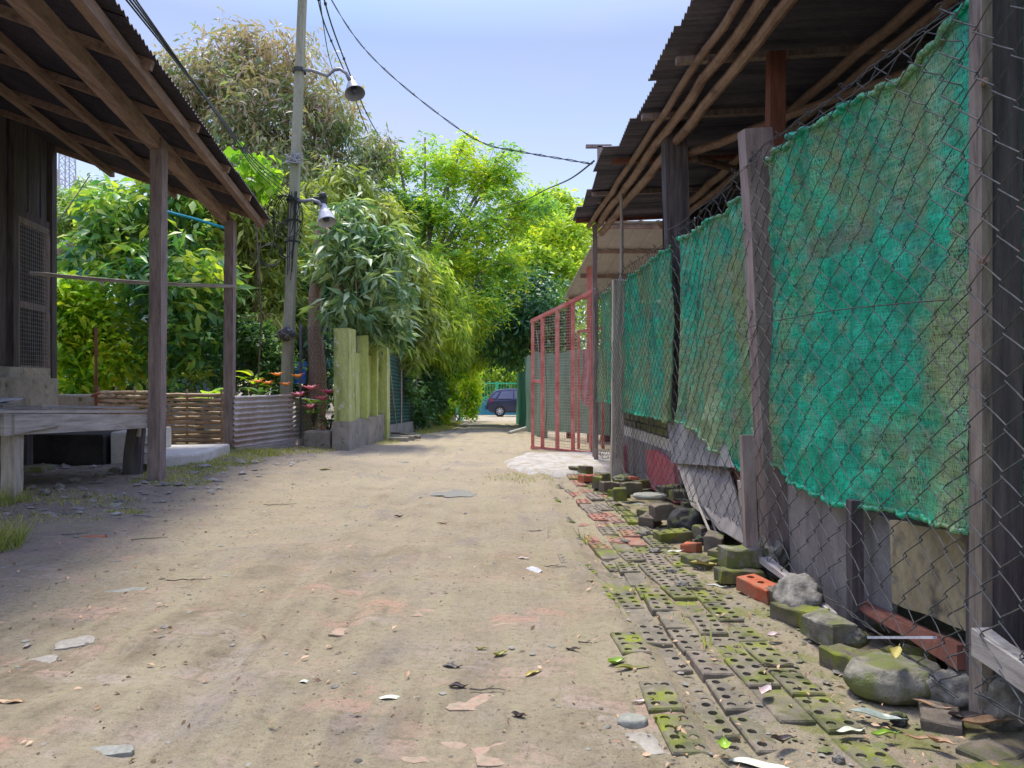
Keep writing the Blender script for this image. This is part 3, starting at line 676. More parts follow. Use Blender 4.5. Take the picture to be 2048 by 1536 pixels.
# posts
mb = MB(); mb.beam(fp(2.13, -.1, .050), fp(2.13, 2.75, .050), .030, .06, up=(0, 1, 0)); o_ = part('post', mb, M['wood_tan'], cf, label='pale corner post with a bolt, nearest the camera')
mb = MB(); mb.beam(fp(2.165, -.1, .112), fp(2.165, 2.75, .112), .090, .12, up=(0, 1, 0)); part('post', mb, M['wood_dark'], cf, label='dark backing post doubling as the shaded face of the pale corner post')  # dark wood added as the shaded camera side of the corner post
mb = MB(); mb.lathe(fp(2.088, 1.30, .03), [(.0, .022), (.012, .02), (.014, 0), (.006, -.01)], 10, axis=(-.4, -1, 0))
part('bolt', mb, M['bark_red'], o_); mb = MB(); mb.lathe(fp(2.088, 1.80, .03), [(.0, .022), (.009, .02), (.010, 0), (.006, -.01)], 10, axis=(-.4, -1, 0)); part('bolt', mb, M['bark_red'], o_)
def post(top, bot, w, d, mat, lab=None, parent=cf, name='post', w2=None):
    m_ = MB(); n = 9; rs = []
    vs = []
    for i in range(n):
        t_ = i/(n-1); c = Vector(bot).lerp(Vector(top), t_); ww = w+( (w2 or w)-w)*t_; j = .004
        for (a, b) in ((-1, -1), (1, -1), (1, 1), (-1, 1)):
            vs.append(c+Vector((a*ww/2+rnd.uniform(-j, j), b*d/2+rnd.uniform(-j, j), rnd.uniform(-.02, .02) if i == n-1 else 0)))
    fs = [(3, 2, 1, 0), tuple(range(4*(n-1), 4*n))]
    for k in range(n-1):
        for i in range(4): q = (i+1) % 4; fs.append((4*k+i, 4*k+q, 4*k+4+q, 4*k+4+i))
    m_.add(vs, fs); return part(name, m_, mat, parent, label=lab)
pt = P(1490, 262, 3.80); pb_ = P(1560, 1090, 3.62)
post((pt.x+.05, pt.y, 2.24), (pb_.x+.02, pb_.y+.05, -.1), .135, .13, M['wood_purple'], 'leaning split post with a notched top')
p = P(1237, 560, 7.6); post((p.x, 7.6, 2.02), (p.x-.02, 7.6, -.1), .12, .10, M['wood_grey'], 'pale grey post with a stick tied to it')
p = P(1192, 590, 8.9); post((p.x, 8.9, 2.10), (p.x, 8.9, -.1), .05, .06, M['wood_purple'], 'thin end post beside the red gate')
# loops of loose wire on the mesh
mb = MB()
for (x0, y0, Y0, x1, y1, Y1, sg) in ((1500, 655, 3.7, 1935, 600, 2.12, -.02), (1480, 640, 3.9, 1560, 640, 3.55, .10), (1385, 668, 4.9, 1500, 640, 3.9, .06), (1940, 25, 2.1, 1500, 335, 3.75, .02), (1505, 330, 3.7, 1340, 462, 5.3, .02)):
    a = P(x0, y0, Y0); b = P(x1, y1, Y1); a.x = fence_x(a.y)-.045; b.x = fence_x(b.y)-.045
    mb = MB(); mb.tube([a.lerp(b, t/14)-Vector((.01*math.sin(t), 0, sg*4*(t/14)*(1-t/14))) for t in range(15)], .0022, 5)
    part('loose_wire', mb, M['wire'], cf)
mb = MB()
part('tie_wire', mb, M['wire'], cf) if False else None
for k in range(22):
    Y = 2.2+k*.30; c = fp(Y, zt(Y)+.01, -.02); mb = MB()
    mb.tube([c+Vector((.012*math.cos(t), .018*math.sin(t), .018*math.sin(t*.7)+.004*t*rnd.uniform(.5, 1.5))) for t in [q*.8 for q in range(8)]], .0018, 4)
    part('tie_wire', mb, M['wire'], cf)

# short dark stake, leaning light stick
mb = MB(); a = P(1513, 1150, 3.62); b = P(1499, 870, 3.66); mb.beam((a.x-.02, a.y, -.05), (b.x-.015, b.y, b.z), .06, .05, up=(0, 1, 0))
solo('stake', mb, M['wood_purple'], 'short dark square stake standing in front of the mesh beside the orange brick', 'stake')
a = Gp(1237, 948); b = P(1226, 775, 7.8); mb = MB(); mb.tube([(a.x, a.y, -.02), ((a.x+b.x)/2+.01, (a.y+b.y)/2, b.z/2), (b.x, b.y, b.z)], [.026, .025, .021], 8)
solo('stick', mb, M['bamboo'], 'light brown stick leaning upright against the pale post of the wire fence', 'stick')
mb = MB(); a = P(1518, 1135, 3.6); b = Gp(1655, 1262)
mb.beam((a.x+.02, a.y, .10), (b.x+.03, b.y, .06), .055, .03, w2=.02, h2=.015); solo('split_plank', mb, M['wood_grey_h'], 'splintered grey plank lying against the fence behind the orange brick', 'plank')
mb = MB()
for (x0, y0, x1, y1) in ((1408, 1000, 1440, 1072), (1426, 1000, 1452, 1072)):
    a = P(x0, y0, 4.62); b = P(x1, y1, 4.35); mb = MB(); mb.tube([a-Vector((.05, 0, 0)), b-Vector((.05, 0, 0))], .008, 6)
    solo('thin_stick', mb, M['wood_grey'], 'thin %s stick leaning on the lower grey board' % ('pale left' if x0 == 1408 else 'brown right'), 'stick')

# ------------------------------------------------------------------ netting panels
def net(Y0, Y1, ztf, zbf, dx, mat, label, seed, nu=110, nv=130, amp=.048, lean=.0):
    mb = MB()
    def f(u, v):
        Y = Y0+(Y1-Y0)*u; zt_ = ztf(u)+.012*mn.noise(Vector((Y*9, seed, 0))); zb_ = zbf(u)+.012*mn.noise(Vector((Y*9, seed, 4)))
        z = zt_+(zb_-zt_)*v
        q = Vector((Y*3.2, z*.9, seed)); 
        rid = 1-abs(mn.noise(Vector((Y*4.5+z*.8, z*.7, seed+6)))*2)
        fold = amp*mn.noise(q)+amp*.45*mn.noise(Vector((Y*11, z*1.6, seed+3)))-amp*.75*max(0, rid)**4+.005*mn.noise(Vector((Y*5, z*26, seed+8)))+.002*mn.noise(Vector((Y*40, z*46, seed)))+.02*mn.noise(Vector((Y*7, z*5, seed+2)))*v
        edge = math.exp(-v*22)*.02+math.exp(-(1-v)*15)*.03
        sag = .05*math.sin(math.pi*v)*math.sin(math.pi*u)
        return fp(Y+.012*mn.noise(Vector((Y*2, z*5, seed+1))), z, dx+fold-edge*math.sin(Y*60+seed)*.3+sag+lean*v)
    mb.grid(f, nu, nv)
    # rolled hem along the top
    n = nu
    mb.tube([f(i/n, 0)+Vector((-.008, 0, .004*math.sin(i*2.1))) for i in range(n+1)], [.012*(1+.5*mn.noise(Vector((i*.09, seed, 0)))) for i in range(n+1)], 7)
    mb.tube([f(i/n, 1)+Vector((-.006, 0, .004*math.sin(i*1.7))) for i in range(n+1)], [.009*(1+.6*mn.noise(Vector((i*.11, seed, 9)))) for i in range(n+1)], 7)
    return solo('shade_netting', mb, mat, label, 'netting', 'green shade netting hung behind the wire fence', smooth=True)
def seg(pts):
    def f(u):
        for (a, b) in zip(pts, pts[1:]):
            if u <= b[0]: return a[1]+(b[1]-a[1])*(u-a[0])/(b[0]-a[0])
        return pts[-1][1]
    return f
net(3.93, 2.165, seg([(0, 2.04), (.3, 2.07), (.6, 2.05), (.8, 1.99), (.9, 2.04), (1, 2.08)]), seg([(0, .72), (.08, .62), (.25, .50), (.5, .46), (.75, .50), (1, .52)]), .07, M['net'], 'widest green netting panel, sun bleached olive on its left, beside the pale corner post', 2.2, 150, 190)
net(5.36, 3.98, seg([(0, 2.0), (.5, 1.98), (1, 1.98)]), seg([(0, .68), (.4, .62), (.7, .50), (1, .42)]), .08, M['net'], 'green netting panel between the dark shed post and the leaning split post', 5.4)
net(7.55, 5.62, seg([(0, 1.97), (1, 2.0)]), seg([(0, .68), (1, .66)]), .08, M['net'], 'bright teal netting panel between the pale grey post and the dark shed post', 8.1, 80, 90)
net(8.85, 7.72, seg([(0, 1.98), (1, 2.0)]), seg([(0, .74), (1, .76)]), .07, M['net'], 'farthest netting panel, narrow, next to the thin end post of the fence', 11.7, 60, 80)
net(2.20, .60, seg([(0, 2.5), (1, 2.5)]), seg([(0, .60), (1, .55)]), .21, M['net'], 'dark green netting panel at the right edge, beyond the corner posts', 14.7, 60, 80)
# battens behind the netting
# ------------------------------------------------------------------ boards behind the lower fence
def board(pts, th, mat, label, cat='board', group='old boards behind the wire fence', name='board'):
    mb = MB(); q = []
    for i, p in enumerate(pts):
        a = Vector(p); b = Vector(pts[(i+1) % len(pts)]); q.append(a)
        L_ = (b-a).length; k = max(1, int(L_/.08))
        for s_ in range(1, k): q.append(a.lerp(b, s_/k)+Vector((0, rnd.uniform(-.003, .003), rnd.uniform(-.005, .005))))
    mb.plate(q, th); return solo(name, mb, mat, label, cat, group)
def fb(x, y, dx):          # pixel to the vertical plane dx behind the fence
    k = (x-1024)/F; Y = (1.393+dx)/(k+.044); return P(x, y, Y)
board([fb(1578, 935, .10), fb(1700, 1005, .10), fb(1706, 1262, .10), fb(1585, 1160, .10)], .02, M['board_mauve'], 'brownish grey board left of the small post under the widest netting')
board([fb(1722, 1010, .12), fb(1788, 1040, .12), fb(1790, 1250, .12), fb(1722, 1245, .12)], .02, M['sheet_grey'], 'narrow grey board between the small post and the yellowish board')
board([fb(1784, 1040, .09), fb(1938, 1070, .09), fb(1938, 1262, .09), fb(1790, 1205, .09)], .02, M['board_yellow'], 'stained yellowish board beside the pale corner post')
board([fb(1700, 1205, .06), fb(1800, 1262, .06), fb(1925, 1340, .06), fb(1925, 1290, .08), fb(1830, 1250, .08), fb(1712, 1195, .08)], .035, M['wood_red'], 'reddish plank along the foot of the boards')
board([fb(1960, 1255, .0), fb(2110, 1360, .0), fb(2110, 1415, .0), fb(1960, 1310, .0)], .05, M['wood_grey_h'], 'grey beam behind the mesh right of the corner post')
mb = MB(); a = fb(1711, 1245, .045); b = fb(1709, 1000, .045); mb.beam((a.x, a.y, -.05), b, .045, .05, up=(0, 1, 0)); solo('small_post', mb, M['wood_dark'], 'small brown post standing between two boards under the widest netting', 'post')
board([fb(1336, 838, .13), fb(1435, 850, .12), fb(1466, 935, .06), fb(1345, 925, .06)], .015, M['sheet_grey'], 'upper dark grey sheet leaning left of the short stake')
board([fb(1372, 918, .10), fb(1462, 945, .10), fb(1500, 1095, -.03), fb(1440, 1062, -.03), fb(1398, 1000, .0)], .02, M['board_mauve'], 'lower brown grey board leaning under the dark grey sheet')
board([fb(1340, 880, .14), fb(1372, 915, .11), fb(1420, 1040, .0), fb(1385, 1010, .0)], .02, M['wood_grey'], 'narrow pale board leaning at the left of the grey sheets')
board([fb(1462, 930, .13), fb(1496, 945, .13), fb(1500, 1060, .10), fb(1480, 1040, .10)], .02, M['wood_red'], 'reddish board edge behind the short stake')
board([fb(1478, 960, .06), fb(1500, 980, .06), fb(1512, 1100, .02), fb(1490, 1090, .02)], .02, M['wood_grey'], 'narrow grey board just left of the short stake')
mb = MB(); mb.beam(fb(1738, 1275, -.02), fb(1870, 1275, -.02), .014, .008); solo('white_strip', mb, M['plastic'], 'thin white strip lying level above the big flat stone', 'strip')
# low wall: bricks over pink plaster
lw = thing('low_wall', (fence_x(6.8)+.28, 6.8, 0), 'low brick wall with pink painted plaster at its foot behind the far netting', 'wall')
mb = MB()
mb.plate([fp(6.9, 0, .22), fp(5.9, 0, .22), fp(5.95, .30, .22), fp(6.6, .36, .22), fp(6.95, .33, .22)], .10); part('plaster', mb, M['pink_plaster'], lw); mb = MB(); mb.plate([fp(8.6, 0, .22), fp(8.0, 0, .22), fp(8.05, .27, .22), fp(8.6, .32, .22)], .10); part('plaster', mb, M['pink_plaster'], lw); mb = MB(); mb.plate([fp(8.6, 0, .26), fp(5.3, 0, .26), fp(5.3, .38, .26), fp(8.6, .38, .26)], .10); part('base_wall', mb, M['board_mauve'], lw)
mb = MB(); mb.plate([fp(8.6, .38, .30), fp(5.5, .38, .30), fp(5.5, .48, .30), fp(8.6, .48, .30)], .16); part('ledge', mb, M['concrete_pale'], lw)
mb = MB(); rr2 = random.Random(3)
for r_ in range(4):
    for c_ in range(14):
        Y = 5.6+c_*.225+(.11 if r_ % 2 else 0)
        brick_geo(mb, fp(Y, .55+r_*.075, .30), math.pi/2+rr2.uniform(-.06, .06), hole=False, rr=rr2)
part('brickwork', mb, M['brick_path'], lw)

# ------------------------------------------------------------------ right shed
rs = thing('bamboo_shed', (2.6, 5.5, 0), 'open bamboo framed shed with a ragged rusty corrugated roof on the right', 'shed')
def ex(Y): return .75+.044*(9.6-Y) + (.03 if Y < 5.9 else 0)
SL = .05
def roofz(x, Y): return 3.06+SL*(x-.8)+.0035*(Y-5)
def corr(Yc, w, x0, x1, dz, amp=.012, pitch=.076, skew=0, n=7):
    mb = MB(); nu = int(w/pitch*n)
    def f(u, v):
        Y = Yc-w/2+w*u; x = x0+(x1-x0)*v+skew*(u-.5)
        return Vector((x, Y, roofz(x, Y)+dz+amp*math.sin(2*math.pi*u*w/pitch)+.012*mn.noise(Vector((x, Y, 2)))))
    mb.grid(f, nu, 8); return mb
rr3 = random.Random(5)
y = 9.25
i = 0
while y > .3:
    w = .80; jog = rr3.uniform(-.05, .06) - (.02 if y < 5.2 else 0); up_ = .028 if y < 5.2 else 0
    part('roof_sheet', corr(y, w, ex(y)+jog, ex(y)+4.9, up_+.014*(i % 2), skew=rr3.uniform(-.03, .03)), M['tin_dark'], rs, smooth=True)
    y -= .735; i += 1
# bamboo purlins along the lane, with rafters across
def bam(a, b, r, mat=M['bamboo_dk'], parent=rs, name='purlin'):
    a = Vector(a); b = Vector(b); L_ = (b-a).length; k = max(4, int(L_/.32)); pts = []; rads = []
    for i_ in range(k+1):
        t_ = i_/k; c = a.lerp(b, t_)+Vector((rnd.uniform(-.01, .01), 0, rnd.uniform(-.01, .01)))
        for dt, g in ((-.012, 1), (0, 1.14), (.012, 1)):
            tt = min(1, max(0, t_+dt/L_*1.0)); pts.append(c+(b-a).normalized()*dt); rads.append(r*g*(1-.25*t_))
    mb_ = MB(); mb_.tube(pts, rads, 9); return part(name, mb_, mat, parent)
sx = lambda Y: 1.60-.044*Y
zc = 2.965
for (dx, dz, r) in ((-.10, .0, .040), (-.02, -.055, .042), (-.18, .035, .03), (.75, .03, .04), (.86, -.0, .035), (1.75, .05, .04), (1.85, .02, .035), (2.8, .1, .04)):
    bam((sx(9.55)+dx, 9.55, zc+dz), (sx(.6)+dx+rnd.uniform(-.05, .05), .6, zc+dz+.02), r)
for Y in (9.45, 8.1, 6.9, 5.75, 4.75, 3.7, 2.75, 1.9):
    mb = MB(); mb.beam((ex(Y)+.06, Y, roofz(ex(Y), Y)-.045), (ex(Y)+4.5, Y+rnd.uniform(-.2, .2), roofz(ex(Y)+4.5, Y)-.045), .055, .04)
    part('rafter', mb, M['wood_red'] if Y in (6.9, 9.45) else M['wood_purple'], rs)
for (xa, Ya, xb, Yb) in ((sx(6)+.1, 6.1, 3.4, 3.3), (sx(6)+.2, 6.2, 3.4, 7.9)):
    bam((xa, Ya, zc-.12), (xb, Yb, zc-.02), .033, name='brace')
X6 = sx(6.06)-.01
post((X6, 6.06, 3.0), (X6+.10, 6.06, -.1), .185, .15, M['wood_dark'], 'thick black shed post', rs)
p9 = P(1190, 450, 9.2); post((p9.x, 9.2, 2.93), (p9.x, 9.2, -.1), .055, .05, M['wood_purple'], None, rs)
p7 = P(1243, 372, 7.7); bam((p7.x-.02, 7.7, 1.1), (p7.x+.01, 7.75, 2.95), .022, M['wood_grey'], name='pole')
pr = P(1552, 0, 4.6); post((pr.x, 4.6, 3.0), (pr.x-.02, 4.6, -.1), .10, .08, M['wood_red'], 'reddish brown upright', rs)
post((4.2, 4.6, 3.1), (4.2, 4.6, -.1), .10, .08, M['wood_dark'], None, rs)
post((sx(2.4)+.18, 1.2, 3.0), (sx(2.4)+.18, 1.2, -.1), .16, .14, M['wood_dark'], None, rs)
# plank walls at the back and the far end
mb = MB()
for k in range(46):
    Y = .3+k*.2; mb.box((4.9+.01*(k % 2), Y, 1.65), (.03, .19, 3.4))
part('back_wall', mb, M['wood_dark'], rs)
mb = MB()
for k in range(15): mb.box((1.95+k*.2, 9.1+.008*(k % 2), 1.62), (.19, .03, 3.24))
part('end_wall', mb, M['wood_dark'], rs)
mb = MB()
for k in range(20): mb.box((1.5+k*.19, .12+.008*(k % 2), 1.6), (.18, .03, 3.2))
part('end_wall', mb, M['wood_dark'], rs)
mb = MB(); rr4 = random.Random(2)
c0 = P(1385, 235, 6.0)
for k in range(14):
    c = c0+Vector((rr4.uniform(-.05, .05), 0, rr4.uniform(-.03, .05)))
    mb.tube([c, c+Vector((rr4.uniform(-.05, .05), rr4.uniform(-.05, .05), -rr4.uniform(.03, .09))), c+Vector((rr4.uniform(-.10, .10), rr4.uniform(-.05, .05), -rr4.uniform(.05, .16)))], .003, 4)
part('lashing', mb, M['rag'], rs)
mb = MB(); a = P(1175, 293, 8.6)
mb.beam((a.x-.02, 8.6, a.z), (a.x+.28, 8.6, a.z), .05, .035); mb.beam((a.x+.14, 8.6, a.z), (a.x+.14, 8.6, 3.05), .05, .05, up=(0, 1, 0))
part('ridge_bracket', mb, M['wood_purple'], rs)

# ------------------------------------------------------------------ neighbour's house with the beige roof
nh = thing('neighbour_house', (2.8, 12.5, 0), 'neighbouring house with a sloping beige sheet roof beyond the red gate', 'house')
def nr(u, v):     # u along x, v from eave (far) up to the near edge
    a = P(1128, 598, 14.0); b = P(1212, 442, 10.6); base = a.lerp(b, v); return Vector((base.x+u*5, base.y, base.z))
mb = MB(); mb.grid(lambda u, v: nr(u, v)+Vector((0, 0, .016*(1 if (u*5 % .25) < .04 else 0))), 100, 6); part('roof', mb, M['roof_beige'], nh)
mb = MB()
mb.tube([nr(0, 0), nr(0, 1)], .018, 6); part('verge_trim', mb, M['concrete_pale'], nh)
for v in (.05, .38, .70, .97):
    mb = MB(); a = nr(.01, v); b = nr(1, v); a.z -= .04; b.z -= .04; mb.beam(a, b, .045, .05); part('purlin', mb, M['wood_dark_h'], nh)
mb = MB(); mb.plate([(1.9, 14.2, -.1), (6.5, 14.2, -.1), (6.5, 14.2, 2.5), (1.9, 14.2, 2.5)], .1); part('wall', mb, M['wood_dark'], nh)
mb = MB(); mb.plate([(1.55, 11.3, -.1), (6.5, 11.3, -.1), (6.5, 11.3, 1.9), (1.55, 11.3, 1.9)], .08); part('wall', mb, M['wood_dark_h'], nh)
post((1.30, 12.4, 2.9), (1.30, 12.4, -.1), .09, .09, M['steel_red'], None, nh)
post((1.05, 13.7, 2.5), (1.05, 13.7, -.1), .09, .09, M['wood_red'], None, nh)

# ------------------------------------------------------------------ red mesh gate
g = thing('mesh_gate', (1.08, 9.9, 0), 'red painted steel gate with fine wire mesh standing open beside the shed', 'gate')
Hn = Vector((1.075, 9.9, 0)); Fr = Vector((.31, 11.07, 0))
def gt(u, z): p = Hn.lerp(Fr, u); return Vector((p.x, p.y, z))
tz = lambda u: 2.19-.30*u
mb = MB()
mb.beam(gt(0, .02), gt(0, tz(0)), .05, .05, up=(0, 1, 0)); mb.beam(gt(1, .0), gt(1, tz(1)), .05, .05, up=(0, 1, 0))
mb.beam(gt(-.02, tz(0)), gt(1.02, tz(1)), .05, .05); mb.beam(gt(-.02, .02), gt(1.02, .0), .045, .045); part('frame', mb, M['steel_red'], g)
for u in (.30, .56, .82):
    mb = MB(); mb.beam(gt(u, .02), gt(u, tz(u)), .055, .04, up=(0, 1, 0)); part('upright', mb, M['steel_red'], g)
mb = MB(); mb.beam(gt(.82, .98), gt(1, 1.0), .045, .04); part('rail', mb, M['steel_red'], g)
mb = MB()
z = .06
while z < 2.15:
    u1 = 1 if z < tz(1) else max(.0, (2.19-z)/.30)
    mb.tube([gt(0, z), gt(u1*.5, z+.006*rnd.uniform(-1, 1)), gt(u1, z)], .0033, 4); z += .040
for k in range(24):
    u = (k+.5)/24; mb.tube([gt(u, .03), gt(u, tz(u))], .0016, 4)
part('wire_mesh', mb, rough_mat('pinkish_mesh_wire', (.52, .30, .23), (.70, .50, .40), None, 5, bst=.05), g)
mb = MB(); a = gt(.93, 1.75); mb.tube([a+Vector((0, -.03, 0)), a+Vector((.03, -.03, -.3)), a+Vector((.05, -.03, -.7)), a+Vector((.10, -.03, -.78)), a+Vector((.12, -.03, -.6)), a+Vector((.06, -.03, -.1))], .006, 5)
solo('rope_loop', mb, M['rag_white'], 'thin grey rope loop hanging on the free end of the red gate', 'rope')
g2 = thing('fixed_mesh_panel', (1.15, 10.6, 0), 'smaller fixed red frame behind the open red gate', 'frame')
mb = MB()
for x in (.98, 1.16, 1.34): mb.beam((x, 10.9, 0), (x, 10.9, 1.72), .04, .04, up=(0, 1, 0))
mb.beam((.96, 10.9, 1.72), (1.5, 10.9, 1.80), .04, .04); mb.beam((.96, 10.9, .9), (1.5, 10.9, .9), .03, .03); part('frame', mb, M['steel_red'], g2)
mb = MB()
for k in range(38): mb.tube([(.98, 10.91, .05+k*.045), (1.5, 10.91, .05+k*.045)], .002, 4)
part('wire_mesh', mb, M['wire_thin'], g2)
mb = MB(); mb.grid(lambda u, v: Vector((1.02+.16*u+.02*math.sin(v*6), 10.8+.03*math.sin(u*9), 1.45-.85*v*(1-.3*abs(u-.5)))), 12, 14)
solo('pink_cloth', mb, rough_mat('pink_cloth', (.55, .22, .22), (.68, .45, .42), None, 9), 'pink cloth hanging on the small red frame', 'cloth', smooth=True)
def curtain(A, B_, z0, z1, mat, label, amp=.04, n=60, name='tarp', cat='tarpaulin', topw=0, fr=9, grp=None):
    A = Vector(A); B_ = Vector(B_); d = (B_-A).normalized(); nrm = Vector((-d.y, d.x, 0)); L_ = (B_-A).length; mb_ = MB()
    def f(u, v):
        s_ = u*L_; zt_ = z1+topw*mn.noise(Vector((s_*2, 1, 1))); z_ = zt_+(z0-zt_)*v
        return A+d*s_+nrm*(amp*math.sin(s_*fr+1.5*mn.noise(Vector((s_, z_*.6, 0))))*(.5+v*.5)+amp*.8*mn.noise(Vector((s_*3, z_, 4))))+Vector((0, 0, z_))
    mb_.grid(f, n, 24)
    nv = len(mb_.v); back = [tuple(Vector(v_)+nrm*.01) for v_ in mb_.v]; fr_ = [tuple(reversed([i_+nv for i_ in q])) for q in mb_.f]; mb_.v += back; mb_.f += fr_
    return solo(name, mb_, mat, label, cat, grp, smooth=True)
curtain((.62, 13.2, 0), (1.55, 11.9, 0), .12, 1.50, M['tarp_green'], 'pale grey green tarp hung behind the open red gate', .03, topw=.15)
curtain((.30, 16.6, 0), (.62, 13.4, 0), -.05, 1.55, M['tarp_green'], 'faded olive tarp screen with torn folds left of the red gate', .06, 70, topw=.12, fr=7, grp='screens on the right of the lane')
curtain((.17, 25.5, 0), (.42, 16.8, 0), -.45, 1.30, M['tin_green'], 'long green screen wall running to the far end on the right of the lane', .05, 120, 'screen_wall', 'screen', .05, 5, 'screens on the right of the lane')
mb = MB()
for (x0, Y0, x1, Y1, zt_) in ((.33, 16.7, .33, 16.7, 1.62), (.19, 24, .19, 24, 1.2)): mb.tube([(x0, Y0, -.4), (x1, Y1, zt_)], .035, 7)
solo('screen_posts', mb, M['wood_grey'], 'wooden post between the two green screens', 'post') if False else None
mb = MB(); mb.tube([P(1018, 866, 16.0), P(1052, 856, 16.6)], .04, 8); solo('pipe', mb, M['concrete_pale'], 'pale pipe lying on the sand at the foot of the olive screen', 'pipe')
# interior clutter behind the gate
mb = MB(); mb.plate([(1.45, 12.1, 0), (2.2, 12.1, 0), (2.2, 12.1, 1.75), (1.45, 12.1, 1.75)], .04); solo('cyan_door', mb, M['wood_red'], 'dull red door deep behind the fixed red frame', 'door')

# ------------------------------------------------------------------ left: timber house with a lean-to roof
lh = thing('timber_house', (-5.5, 7.5, 0), 'dark timber house with a brown rusted lean-to roof on posts at the left', 'house')
D = Vector((-.163, .987, 0)); S = Vector((-.987, -.163, 0))      # along the eave / towards the house
E0 = Vector((-3.37, 10.3, 0))
def lp(a, t, dz=0.0):      # a metres towards the camera from the far tip, t metres in from the eave
    p = E0 - D*a + S*t; return Vector((p.x, p.y, 3.20+.004*a+.32*t+dz))
def lroof(a0, a1, dz):
    n = int((a1-a0)/.076*7)
    mb_ = MB(); mb_.grid(lambda u, v: lp(a0+(a1-a0)*u, -.02+4.3*v, dz+.012*math.sin(2*math.pi*(a1-a0)*u/.076)+.01*mn.noise(Vector((u*6, v*4, a0)))), n, 8); return mb_
a = 0; i = 0
while a < 9:
    part('roof_sheet', lroof(a, a+1.2, .03+.010*(i % 2)), M['tin_left'], lh, smooth=True); a += 1.14; i += 1
for t_, w_, h_ in ((.12, .07, .09), (1.25, .06, .08), (2.05, .06, .08)):
    mb = MB(); mb.beam(lp(-.02, t_, -.075), lp(9, t_, -.075), w_, h_); part('purlin', mb, M['wood_dark_h'], lh)
for a in (.06, 1.35, 2.55, 3.8, 5.1, 6.4, 7.7):
    mb = MB(); mb.beam(lp(a, 0.02, -.012), lp(a, 4.2, -.012), .05, .07); part('rafter', mb, M['wood_dark_h'], lh)
mb = MB(); A = Vector((-3.86, 10.15, 3.13)); Bq = Vector((-3.262, 6.75, 3.16)); d_ = (Bq-A).normalized()
mb.beam(A, Bq+d_*5.5, .10, .13); part('beam', mb, M['wood_dark_h'], lh)
for (x0, x1, base, top, Y, w_) in ((313, 318, 978, 283, 6.8, .115), (458, 461, 915, 440, 9.75, .115)):
    mb = MB(); b_ = Gp(x0, base); t2 = P(x1, top, Y)
    post((t2.x, Y, t2.z), ((x0-1024)/F*Y, Y, -.1), w_, .115, M['wood_purple'], 'veranda post nearer the table' if x0 < 400 else 'veranda post beside the corrugated sheet', lh)
b4 = Bq+d_*3.6; post((b4.x, b4.y, 3.1), (b4.x, b4.y, -.1), .115, .115, M['wood_purple'], None, lh)
# wall, door
W0 = Vector((-6.12, 9.8, 0))
def wp(a, z, out=0.0): p = W0 - D*a - S*out; return Vector((p.x, p.y, z))
mb = MB()
for k in range(42):
    mb.beam(wp(k*.165+(1.12 if k >= 0 else 0), 1.0, .008*(k % 2)), wp(k*.165+1.12, 4.2, .008*(k % 2)), .155, .03, up=S)
for k in range(7): mb.beam(wp(.08+k*.165, 3.0, .008*(k % 2)), wp(.08+k*.165, 4.2, .008*(k % 2)), .155, .03, up=S)
mb.beam(wp(.05, .95, .01), wp(.05, 4.25, .01), .14, .13, up=S); mb.beam(wp(1.08, .95, .02), wp(1.08, 4.2, .02), .12, .12, up=S)
mb.beam(wp(0, 3.0, .02), wp(1.1, 3.0, .02), .06, .12)
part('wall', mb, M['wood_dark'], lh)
mb = MB(); q = wp(0, 0) ; mb.plate([wp(.0, .9), wp(.0, .9)+S*3, wp(.0, 4.3)+S*3, wp(.0, 4.2)], .05); mb.plate([wp(.2, .9)+S*1.5, wp(3, .9)+S*1.5, wp(3, 4.2)+S*1.5, wp(.2, 4.2)+S*1.5], .04); part('inner_wall', mb, M['wood_dark'], lh)
dr = MB()
for a in (.17, .97): dr.beam(wp(a, 1.10, .03), wp(a, 2.95, .03), .08, .05, up=S)
for z in (1.14, 1.92, 2.93): dr.beam(wp(.13, z, .03), wp(1.01, z, .03), .05, .08)
dro = part('mesh_door', dr, M['wood_purple'], lh)
mb = MB()
for k in range(34): mb.tube([wp(.19, 1.15+k*.052, .06), wp(.96, 1.15+k*.052, .06)], .002, 4)
for k in range(15): mb.tube([wp(.19+k*.055, 1.12, .06), wp(.19+k*.055, 2.95, .06)], .002, 4)
part('wire_mesh', mb, M['wire_thin'], dro)
def cblock(pts, z0, z1, mat, label, name, cat, bev=.03):
    mb_ = MB(); n = len(pts); c = sum((Vector((p[0], p[1], 0)) for p in pts), Vector())/n; rings = []
    for (z_, ins) in ((z0, 0), (z1-bev, 0), (z1-bev*.3, .3*bev), (z1, bev)):
        r_ = []
        for i_ in range(n):
            a_ = Vector((pts[i_][0], pts[i_][1], 0)); b_ = Vector((pts[(i_+1) % n][0], pts[(i_+1) % n][1], 0))
            for s_ in range(8):
                q_ = a_.lerp(b_, s_/8); q_ = q_+(c-q_).normalized()*(ins+.012*mn.noise(q_*4+Vector((0, 0, z_*4)))); r_.append(Vector((q_.x, q_.y, z_)))
        rings.append(r_)
    m_ = len(rings[0]); mb_.add([v for r_ in rings for v in r_], [(k_*m_+i_, k_*m_+(i_+1) % m_, (k_+1)*m_+(i_+1) % m_, (k_+1)*m_+i_) for k_ in range(3) for i_ in range(m_)]+[tuple(range(3*m_, 4*m_))])
    return solo(name, mb_, mat, label, cat)
def wb(a, out): p = wp(a, 0, out); return (p.x, p.y)
st = thing('concrete_steps', (-5.9, 9.0, 0), 'worn concrete doorsteps below the wire mesh door of the dark house', 'steps')
